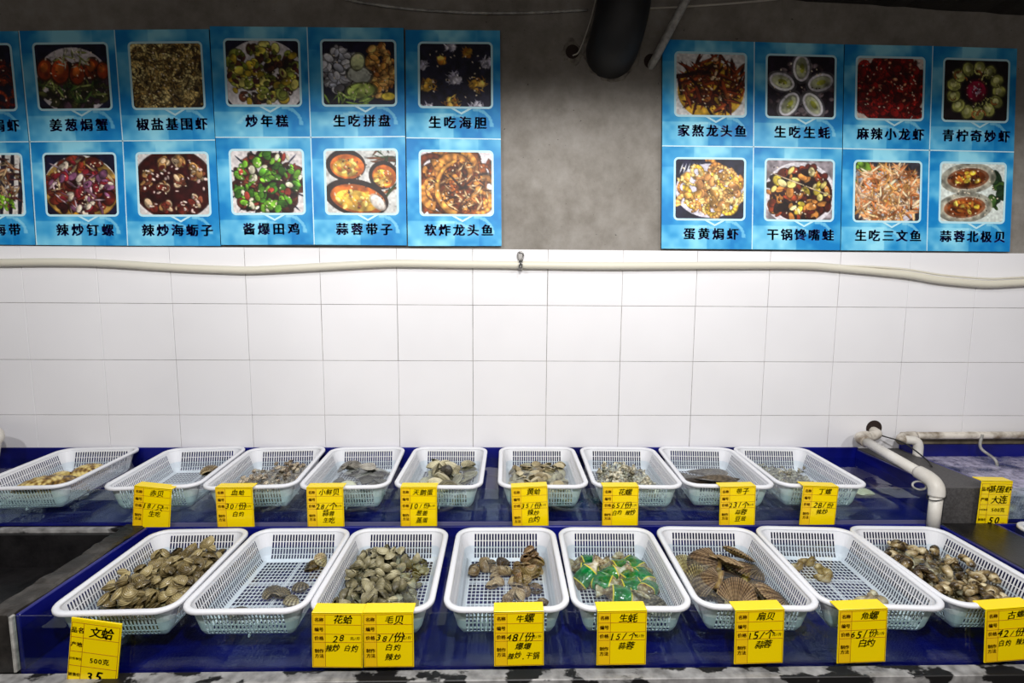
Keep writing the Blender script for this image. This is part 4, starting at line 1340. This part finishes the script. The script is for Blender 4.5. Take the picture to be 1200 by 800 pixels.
def backdrop(seed):
    w, h = 74, 84
    rs = np.random.RandomState(seed)
    base = np.ones((h, w, 3))
    n1 = vnoise(h, w, 22, rs); n2 = vnoise(h, w, 9, rs); n3 = vnoise(h, w, 4, rs)
    rs2 = np.random.RandomState(5)
    m1 = vnoise(h, w, 26, rs2)
    Yg, Xg = np.mgrid[0:h, 0:w]; u = Xg / w; v = Yg / h
    f = .46 * m1 + .24 * n2 + .14 * n3 + .22 * n1
    f += .30 * np.exp(-((u - .58) ** 2 / .05 + (v - .03) ** 2 / .01)) + .18 * (v > .75) * (u < .5) - .10 * (u > .75) - .12 * (v < .2) * (u < .35)
    f = np.clip((f - .30) / .52, 0, 1)[..., None]
    lo = np.array((16, 128, 196)) / 255.; hi = np.array((150, 224, 246)) / 255.
    a = lo * (1 - f) + hi * f
    # pale scroll beside the dish name
    d = np.abs(np.sqrt(((u - .46) / .22) ** 2 + ((v - .90) / .13) ** 2) - 1)
    a = np.where((d < .10)[..., None] & (v < .86)[..., None], a * .55 + .45 * np.array((.72, .93, .97)), a)
    d = np.abs(np.sqrt(((u - .72) / .17) ** 2 + ((v - .86) / .14) ** 2) - 1)
    a = np.where(((d < .10) & (v < .88) & (u > .70))[..., None], a * .5 + .5 * np.array((.72, .93, .97)), a)
    return a
t = NT('printed_sheet')
at = t.n('ShaderNodeAttribute', attribute_name='Print')
t.l(at.outputs['Color'], t.b.inputs['Base Color'])
t.set(Roughness=.42); t.b.inputs['Specular IOR Level'].default_value = .3
M_['print'] = t.m
def raster_mesh(name, img, mapf, parent, y):
    """flat printed sheet; img rows run top to bottom, mapf maps u right, v down (0..1)"""
    h, w = img.shape[:2]
    vs = []
    for j in range(h):
        for i in range(w):
            x, z = mapf(i / (w - 1), j / (h - 1))
            vs.append((x, y, z))
    fs = [(j * w + i, (j + 1) * w + i, (j + 1) * w + i + 1, j * w + i + 1) for j in range(h - 1) for i in range(w - 1)]
    o = mesh(name, vs, fs, M_['print'], parent)
    ca = o.data.color_attributes.new('Print', 'FLOAT_COLOR', 'POINT')
    col = np.ones((h * w, 4), dtype=np.float32); col[:, :3] = lin_img(img.reshape(-1, 3))
    ca.data.foreach_set('color', col.ravel())
    return o
M_['board_edge'] = plain('board_core', rgb(40, 90, 110), .6)
M_['frame_line'] = plain('pale_print_border', rgb(190, 232, 242), .4)
M_['navy'] = plain('navy_print', rgb(34, 24, 112), .4)
M_['grid_white'] = plain('white_print_line', rgb(205, 238, 246), .4)
YB = 2.250
def board(name_label, grid, cells, seams, sub=0.):
    """grid: rows (3) of corner points (x, z), one more per row than columns; cells: [[(dish, caption) ...] ...]"""
    r = empty('menu_board', (0, 0, 0)); tag(r, name_label, 'menu board', 'blue menu boards with dish photographs')
    nc_ = len(grid[0]) - 1
    o0 = Vector((sum(p[0] for p in grid[2]) / (nc_ + 1), YB, grid[2][0][1]))
    r.location = o0
    yf = -sub
    m = MB()
    TL, TR, BL_, BR = grid[0][0], grid[0][-1], grid[2][0], grid[2][-1]
    q = [(p[0] - o0.x, yy, p[1] - o0.z) for yy in (.0004 + yf, .0112) for p in (TL, TR, BR, BL_)]
    m.add(q, [(0, 1, 2, 3), (7, 6, 5, 4), (0, 4, 5, 1), (1, 5, 6, 2), (2, 6, 7, 3), (3, 7, 4, 0)])
    m.build('backing_panel', M_['board_edge'], r)
    wl = MB()
    for j in range(2):
        for i in range(nc_):
            a, b_, c_, d_ = grid[j][i], grid[j][i + 1], grid[j + 1][i + 1], grid[j + 1][i]
            def mp(u, v, a=a, b_=b_, c_=c_, d_=d_):
                x = (a[0] * (1 - u) + b_[0] * u) * (1 - v) + (d_[0] * (1 - u) + c_[0] * u) * v
                z = (a[1] * (1 - u) + b_[1] * u) * (1 - v) + (d_[1] * (1 - u) + c_[1] * u) * v
                return x - o0.x, z - o0.z
            dn, cap = cells[j][i]
            raster_mesh('printed_background', backdrop(dn + 40), mp, r, -.0001 + yf)
            u0, u1, v0, v1 = .150, .900, .125, .700
            fm = MB(); tx = MB()
            pic = raster_mesh('dish_picture', dish(dn), lambda u, v: mp(u0 + (u1 - u0) * u, v0 + (v1 - v0) * v), r, -.0004 + yf)
            # pale rounded border
            def rr_loop(g_, rad):
                pts = []
                for cx, cy, a0 in ((u1 + g_ - rad, v0 - g_ * .9 + rad * .9, -PI / 2), (u1 + g_ - rad, v1 + g_ * .9 - rad * .9, 0), (u0 - g_ + rad, v1 + g_ * .9 - rad * .9, PI / 2), (u0 - g_ + rad, v0 - g_ * .9 + rad * .9, PI)):
                    for k in range(7):
                        an = a0 + PI / 2 * k / 6
                        pts.append((cx + rad * math.cos(an), cy + rad * .9 * math.sin(an)))
                return pts
            lo_, li_ = rr_loop(.022, .05), rr_loop(.0, .030)
            vs = [(*((lambda p: (p[0], -.0007 + yf, p[1]))(mp(u, v))),) for u, v in lo_ + li_]
            n_ = len(lo_)
            fm.add(vs, [(k, (k + 1) % n_, n_ + (k + 1) % n_, n_ + k) for k in range(n_)])
            cs = []
            # small corner patches hide the square picture corners
            ch = [(u1, v0), (u1, v1), (u0, v1), (u0, v0)]
            for q_ in range(4):
                pts = [ch[q_]] + li_[q_ * 7:(q_ + 1) * 7]
                fm.add([(lambda p: (p[0], -.0006 + yf, p[1]))(mp(u, v)) for u, v in pts], [tuple(range(8))])
            # little pointed flourish under the picture
            fl = [(.47, v1 + .018), (.585, v1 + .075), (.70, v1 + .018), (.66, v1 + .018), (.585, v1 + .055), (.51, v1 + .018)]
            fm.add([(lambda p: (p[0], -.0005 + yf, p[1]))(mp(u, v)) for u, v in fl], [(0, 1, 4, 5), (1, 2, 3, 4)])
            W_ = b_[0] - a[0]; H_ = a[1] - d_[1]
            def tm(px, py, W_=W_, H_=H_):
                x, z = mp(px / W_, -py / H_); return (x, -.0010 + yf, z)
            nchr = len(cap)
            write(tx, cap, .545 * W_, -.852 * H_, .053, tm, pitch=.0640 if nchr < 5 else .0615, bold=.038)
            tx.build('dish_name', M_['navy'], r); fm.build('picture_border', M_['frame_line'], pic)
    def line(p, q_, w):
        p = Vector((p[0] - o0.x, 0, p[1] - o0.z)); q2 = Vector((q_[0] - o0.x, 0, q_[1] - o0.z))
        d = (q2 - p).normalized(); n_ = Vector((-d.z, 0, d.x)) * w
        wl.add([(v.x, -.0008 + yf, v.z) for v in (p + n_, q2 + n_, q2 - n_, p - n_)], [(0, 1, 2, 3)])
    for i in range(nc_): line(grid[1][i], grid[1][i + 1], .0022)
    for i in range(1, nc_):
        line(grid[0][i], grid[1][i], .0020); line(grid[1][i], grid[2][i], .0020)
    if 'l' in seams: 
        for j in range(2):
            sh = .003
            line((grid[j][0][0] + sh, grid[j][0][1]), (grid[j + 1][0][0] + sh, grid[j + 1][0][1]), .0020)
    wl.build('divider_lines', M_['grid_white'], r)
    return r
e = .0012
board('blue menu board cut off by the left edge, one column of dishes showing',
      [[(-2.41, 2.492), (-2.0125, 2.500)], [(-2.405, 2.050), (-2.0085, 2.057)], [(-2.41, 1.626), (-2.0195, 1.626)]],
      [[(0, '黄金粉焗虾')], [(1, '凉拌海带')]], '')
board('blue menu board with crab, shrimp, snail and oyster dishes, leftmost whole board',
      [[(-2.010, 2.501), (-1.617, 2.511), (-1.2285, 2.520)], [(-2.006, 2.057), (-1.615, 2.065), (-1.2265, 2.073)], [(-2.017, 1.626), (-1.626, 1.626), (-1.2275, 1.628)]],
      [[(2, '姜葱焗蟹'), (3, '椒盐基围虾')], [(7, '辣炒钉螺'), (8, '辣炒海蛎子')]], 'l')
board('blue menu board with rice cake, raw platter, frog and garlic scallop dishes',
      [[(-1.223, 2.531), (-.820, 2.534), (-.4175, 2.537)], [(-1.2235, 2.084), (-.820, 2.089), (-.4180, 2.097)], [(-1.2235, 1.632), (-.821, 1.637), (-.4180, 1.636)]],
      [[(4, '炒年糕'), (5, '生吃拼盘')], [(9, '酱爆田鸡'), (10, '蒜蓉带子')]], '', .0012)
board('narrow blue menu board with sea urchin above fried fish strips',
      [[(-.410, 2.530), (-.012, 2.534)], [(-.4135, 2.092), (-.007, 2.091)], [(-.413, 1.634), (-.002, 1.637)]],
      [[(6, '生吃海胆')], [(11, '软炸龙头鱼')]], '')
board('blue menu board right of the black pipe, raw oysters at its top right',
      [[(.680, 2.509), (1.075, 2.505), (1.4635, 2.501)], [(.695, 2.071), (1.096, 2.072), (1.4885, 2.069)], [(.708, 1.631), (1.114, 1.631), (1.5125, 1.630)]],
      [[(12, '家熬龙头鱼'), (13, '生吃生蚝')], [(19, '蛋黄焗虾'), (14, '干锅馋嘴蛙')]], '')
board('rightmost blue menu board, with crayfish, lime prawns, salmon and baked shells',
      [[(1.467, 2.501), (1.852, 2.500), (2.224, 2.495)], [(1.4920, 2.069), (1.878, 2.066), (2.258, 2.063)], [(1.5160, 1.630), (1.907, 1.630), (2.288, 1.629)]],
      [[(15, '麻辣小龙虾'), (17, '青柠奇妙虾')], [(16, '生吃三文鱼'), (18, '蒜蓉北极贝')]], '')

# ------------------------------------------------------------------ pipes, cables, hook
hp = [(-2.60, 1.549), (-2.318, 1.548), (-2.173, 1.549), (-1.955, 1.553), (-1.737, 1.550), (-1.445, 1.534), (-1.225, 1.526), (-1.077, 1.525), (-.780, 1.542), (-.556, 1.555), (-.444, 1.558), (-.181, 1.556), (.082, 1.555), (.423, 1.553), (.804, 1.557), (1.034, 1.560), (1.342, 1.561), (1.498, 1.552), (1.811, 1.524), (1.970, 1.500), (2.168, 1.484), (2.286, 1.487), (2.482, 1.500), (2.8, 1.52)]
o = tube_at('water_hose', spline([(x, 2.2445, z) for x, z in hp], 5), .0165, M_['hose'], 16)
tag(o, 'long cream hose sagging along the white tiles under the menu boards', 'hose')
h2 = [(1.50, 1.553), (1.62, 1.552), (1.811, 1.540), (1.970, 1.517), (2.168, 1.502), (2.286, 1.505), (2.482, 1.518), (2.8, 1.54)]
o = tube_at('thin_tube', spline([(x, 2.2345, z + .006) for x, z in h2], 5), .0048, M_['hose'], 8)
tag(o, 'thin cream tube lying on top of the hose at the right', 'tube')
r = empty('pipe_clip', (.082, 2.2615, 1.555)); tag(r, 'steel pipe clip holding the cream hose at its middle', 'clip')
m = MB()
m.box(-.012, .012, -.003, 0, .010, .050, .0008)
m.build('wall_plate', M_['metal'], r)
m = MB()
ring = [(0, -.018 + .0205 * math.cos(a), .0205 * math.sin(a)) for a in [2 * PI * k / 20 for k in range(21)]]
for dx in (-.006, 0, .006): m.tube([(dx, y, z) for _, y, z in ring], .0025, 8)
m.build('ring_band', M_['metal'], r, True)
m = MB()
lp = [(.013 * math.cos(a), -.006, .040 + .018 * math.sin(a)) for a in [2 * PI * k / 16 for k in range(17)]]
m.tube(lp, .0032, 8); m.build('wire_loop', M_['metal'], r, True)
m = MB(); m.tube([(0, -.040, .004), (0, -.046, -.012), (0, -.040, -.022)], .004, 8); m.build('hook_end', M_['metal'], r, True)

# big black pipe coming down into the wall
pts = spline([(.462, 2.31, 2.455), (.466, 2.215, 2.472), (.480, 2.165, 2.545), (.492, 2.150, 2.64), (.498, 2.140, 2.70)], 8)
o = tube_at('drain_pipe', pts, [.108 + .0 * i for i in range(len(pts))], M_['blackrub'], 32)
tag(o, 'thick black pipe coming from above and bending into the concrete wall', 'pipe')
m = MB()
ragged = []
for k in range(40):
    a = 2 * PI * k / 40
    ragged.append((math.cos(a), math.sin(a)))
vs = []; fs = []
for rad, yy in ((.100, 2.258), (.114, 2.263), (.122, 2.2688)):
    for k, (c_, s_) in enumerate(ragged):
        q_ = rad * (1 + RNG.uniform(-.07, .07)) 
        vs.append((.468 + c_ * q_, yy + RNG.uniform(-.003, .003) * (yy < 2.267), 2.475 + s_ * q_ * 1.08))
for j in range(2):
    for k in range(40):
        k2 = (k + 1) % 40
        fs.append((j * 40 + k, j * 40 + k2, (j + 1) * 40 + k2, (j + 1) * 40 + k))
m.add(vs, fs)
tag(m.build('mortar_collar', M_['mortar']), 'crumbled mortar ring around the foot of the black pipe', 'mortar')
# grey conduit
o = tube_at('grey_conduit', spline([(.640, 2.300, 2.405), (.648, 2.245, 2.425), (.70, 2.215, 2.53), (.755, 2.19, 2.64), (.775, 2.18, 2.69)], 6), .0175, M_['conduit'], 14)
tag(o, 'grey conduit slanting down into a hole beside the right menu boards', 'conduit')
m = MB(); m.tube([(.638, 2.2670, 2.428), (.638, 2.2695, 2.428)], .030, 20)
tag(m.build('conduit_hole', M_['hole']), 'dark round hole where the grey conduit enters the wall', 'hole')
# small hole with chipped edge and a pale wire
hr = empty('wall_hole', (.298, 2.268, 2.460)); tag(hr, 'small chipped hole in the concrete left of the black pipe', 'hole')
m = MB(); m.tube([(0, -.0012, 0), (0, .001, 0)], .030, 24); m.build('opening', M_['hole'], hr)
m = MB()
vs = []; fs = []
for rad, yy in ((.029, -.0035), (.037, -.001)):
    for k in range(24):
        a = 2 * PI * k / 24
        w_ = rad * (1 + (RNG.uniform(0, .35) if rad > .03 else 0)) * (1.25 if rad > .03 and k in (6, 7, 18, 19, 20) else 1)
        vs.append((w_ * math.cos(a), yy, w_ * math.sin(a)))
for k in range(24):
    k2 = (k + 1) % 24; fs.append((k, k2, 24 + k2, 24 + k))
m.add(vs, fs); m.build('chipped_edge', M_['mortar'], hr)
o = tube_at('pale_wire', spline([(.300, 2.266, 2.445), (.322, 2.25, 2.452), (.345, 2.24, 2.505), (.372, 2.235, 2.585), (.390, 2.235, 2.667), (.394, 2.24, 2.70)], 6), .0028, M_['wire'], 8)
tag(o, 'thin pale wire running from the small hole up to the ceiling', 'wire')
cb = [(-1.1, 2.72), (-.744, 2.669), (-.621, 2.644), (-.462, 2.624), (-.32, 2.613), (-.105, 2.606), (.11, 2.611), (.36, 2.626)]
o = tube_at('wall_cable', spline([(x, 2.258, z) for x, z in cb], 6), .0052, M_['conduit'], 8)
tag(o, 'grey cable drooping along the top of the wall left of the black pipe', 'cable')
cb = [(.59, 2.637), (.70, 2.643), (.833, 2.652), (1.051, 2.671), (1.3, 2.70)]
o = tube_at('wall_cable', spline([(x, 2.262, z) for x, z in cb], 6), .0042, M_['wire'], 8)
tag(o, 'pale cable along the top of the wall right of the black pipe', 'cable')

# PVC drain around the right tank
pr_ = empty('pvc_pipe', (1.62, 1.75, .56)); tag(pr_, 'white pipe elbowing from the wall hole along the grey slab and down behind the baskets', 'pipe')
def rel(mb, e_):
    l = e_.location; mb.v = [(x - l.x, y - l.y, z - l.z) for x, y, z in mb.v]; return mb
m = MB(); m.tube(spline([(1.742, 2.300, .800), (1.735, 2.235, .796), (1.710, 2.215, .790), (1.672, 2.210, .786)], 6), .0215, 16); rel(m, pr_).build('wall_bend', M_['pvc_dirty'], pr_, True)
m = MB(); m.tube(spline([(1.680, 2.212, .787), (1.646, 2.208, .784), (1.632, 2.185, .782), (1.630, 2.15, .780)], 6), .0255, 16); rel(m, pr_).build('corner_elbow', M_['pvc_dirty'], pr_, True)
m = MB(); m.tube([(1.630, 2.16, .780), (1.606, 1.815, .755)], .0205, 18); rel(m, pr_).build('long_run', M_['pvc'], pr_, True)
m = MB(); m.tube(spline([(1.608, 1.84, .757), (1.604, 1.785, .752), (1.603, 1.756, .735), (1.602, 1.748, .700)], 6), .0260, 18); rel(m, pr_).build('front_elbow', M_['pvc'], pr_, True)
m = MB(); m.tube([(1.602, 1.7485, .71), (1.598, 1.7475, .562)], .0205, 18); rel(m, pr_).build('down_pipe', M_['pvc'], pr_, True)
m = MB(); m.tube([(1.602 + .0275 * math.cos(a), 1.7485 + .0275 * math.sin(a), .700 + .012 * math.cos(a)) for a in [2 * PI * k / 20 for k in range(21)]], .0018, 6); rel(m, pr_).build('black_tie', M_['black'], pr_, True)
m = MB(); m.tube([(1.742, 2.2600, .812), (1.742, 2.2625, .812)], .037, 24)
tag(m.build('wall_hole', M_['hole']), 'round dark hole in the tiles where the white pipe comes out', 'hole')
p2 = empty('pvc_pipe', (1.85, 2.2, .72)); tag(p2, 'dirty white pipe running along the wall above the bubbling tank', 'pipe')
m = MB(); m.tube([(1.84, 2.215, .790), (2.5, 2.215, .793), (2.95, 2.215, .795)], .0165, 16); rel(m, p2).build('long_run', M_['pvc_dirty'], p2, True)
m = MB(); m.tube(spline([(1.90, 2.215, .790), (1.858, 2.21, .788), (1.820, 2.19, .786), (1.800, 2.17, .780)], 6), .0205, 16); rel(m, p2).build('end_bend', M_['pvc_dirty'], p2, True)
m = MB(); m.tube(spline([(1.822, 2.172, .784), (1.856, 2.160, .782), (1.868, 2.155, .765), (1.870, 2.155, .712)], 6), .0190, 16); rel(m, p2).build('down_elbow', M_['pvc'], p2, True)
m = MB(); m.box(1.87, 2.95, 2.238, 2.2605, .742, .778, .002)
tag(m.build('wooden_batten', mottled('dirty_wood', rgb(58, 50, 36), rgb(120, 110, 88), 12, .7, .3)), 'grimy batten along the wall under the dirty white pipe', 'batten')
p3 = empty('pvc_pipe', (-2.12, 2.05, .59)); tag(p3, 'white pipe elbow at the left edge above the upper tank', 'pipe')
m = MB(); m.tube(spline([(-2.30, 2.14, .835), (-2.16, 2.12, .830), (-2.125, 2.10, .815), (-2.125, 2.08, .78), (-2.135, 2.05, .60)], 6), .030, 18); rel(m, p3).build('bent_pipe', M_['pvc'], p3, True)
# clear ring and cord by the right end of the upper glass
o = tube_at('clear_tube_ring', [(1.575 + .026 * math.cos(a), 1.795 + .008 * math.sin(a) , .722 + .013 * math.sin(a)) for a in [2 * PI * k / 24 for k in range(25)]], .0035, M_['conduit'], 8)
tag(o, 'small loop of clear tubing clipped on the glass beside the white pipe', 'tubing')
o = tube_at('air_line', spline([(1.745, 2.215, .79), (1.80, 2.15, .775), (1.83, 2.06, .728), (1.80, 2.0, .722)], 6), .003, M_['black'], 8)
tag(o, 'thin black air line looping from the wall hole onto the grey slab', 'cord')
o = tube_at('air_line', spline([(2.20, 2.20, .80), (2.19, 2.19, .74), (2.22, 2.15, .70), (2.21, 2.12, .66)], 6), .006, M_['conduit'], 8)
tag(o, 'pale air line hanging into the bubbling tank at the right edge', 'cord')

# ------------------------------------------------------------------ light
def spot(name, x, y, z, energy, size=168, blend=.25, tilt=0., soft=.05, col=(1, .985, .98)):
    d = bpy.data.lights.new(name, 'SPOT'); d.energy = energy; d.spot_size = math.radians(size); d.spot_blend = blend
    d.shadow_soft_size = soft; d.color = col
    o = bpy.data.objects.new(name, d); C.objects.link(o); o.location = (x, y, z); o.rotation_euler = (tilt, 0, 0)
    return o
LAMPS = [(.20, -.20, 2.50, 150, 174), (-1.35, -.10, 2.46, 76, 173), (1.95, -.10, 2.46, 62, 173),
         (.40, 1.15, 2.46, 27, 170), (-.80, 1.15, 2.42, 15, 169), (1.55, 1.15, 2.42, 12, 169)]
for x, y, z, e_, sz in LAMPS: spot('market_lamp', x, y, z, e_, sz, .2)
W = bpy.data.worlds.new('world'); S.world = W; W.use_nodes = True
W.node_tree.nodes['Background'].inputs[0].default_value = (.70, .64, .60, 1)
W.node_tree.nodes['Background'].inputs[1].default_value = .70

vs_ = S.view_settings
vs_.view_transform = 'Standard'; vs_.look = 'None'; vs_.gamma = 1; vs_.use_curve_mapping = False; vs_.exposure = 0
S.cycles.use_denoising = True
S.cycles.max_bounces = 10; S.cycles.transparent_max_bounces = 32; S.cycles.diffuse_bounces = 4; S.cycles.glossy_bounces = 4
S.cycles.sample_clamp_indirect = 6
S.cycles.caustics_reflective = False; S.cycles.caustics_refractive = False
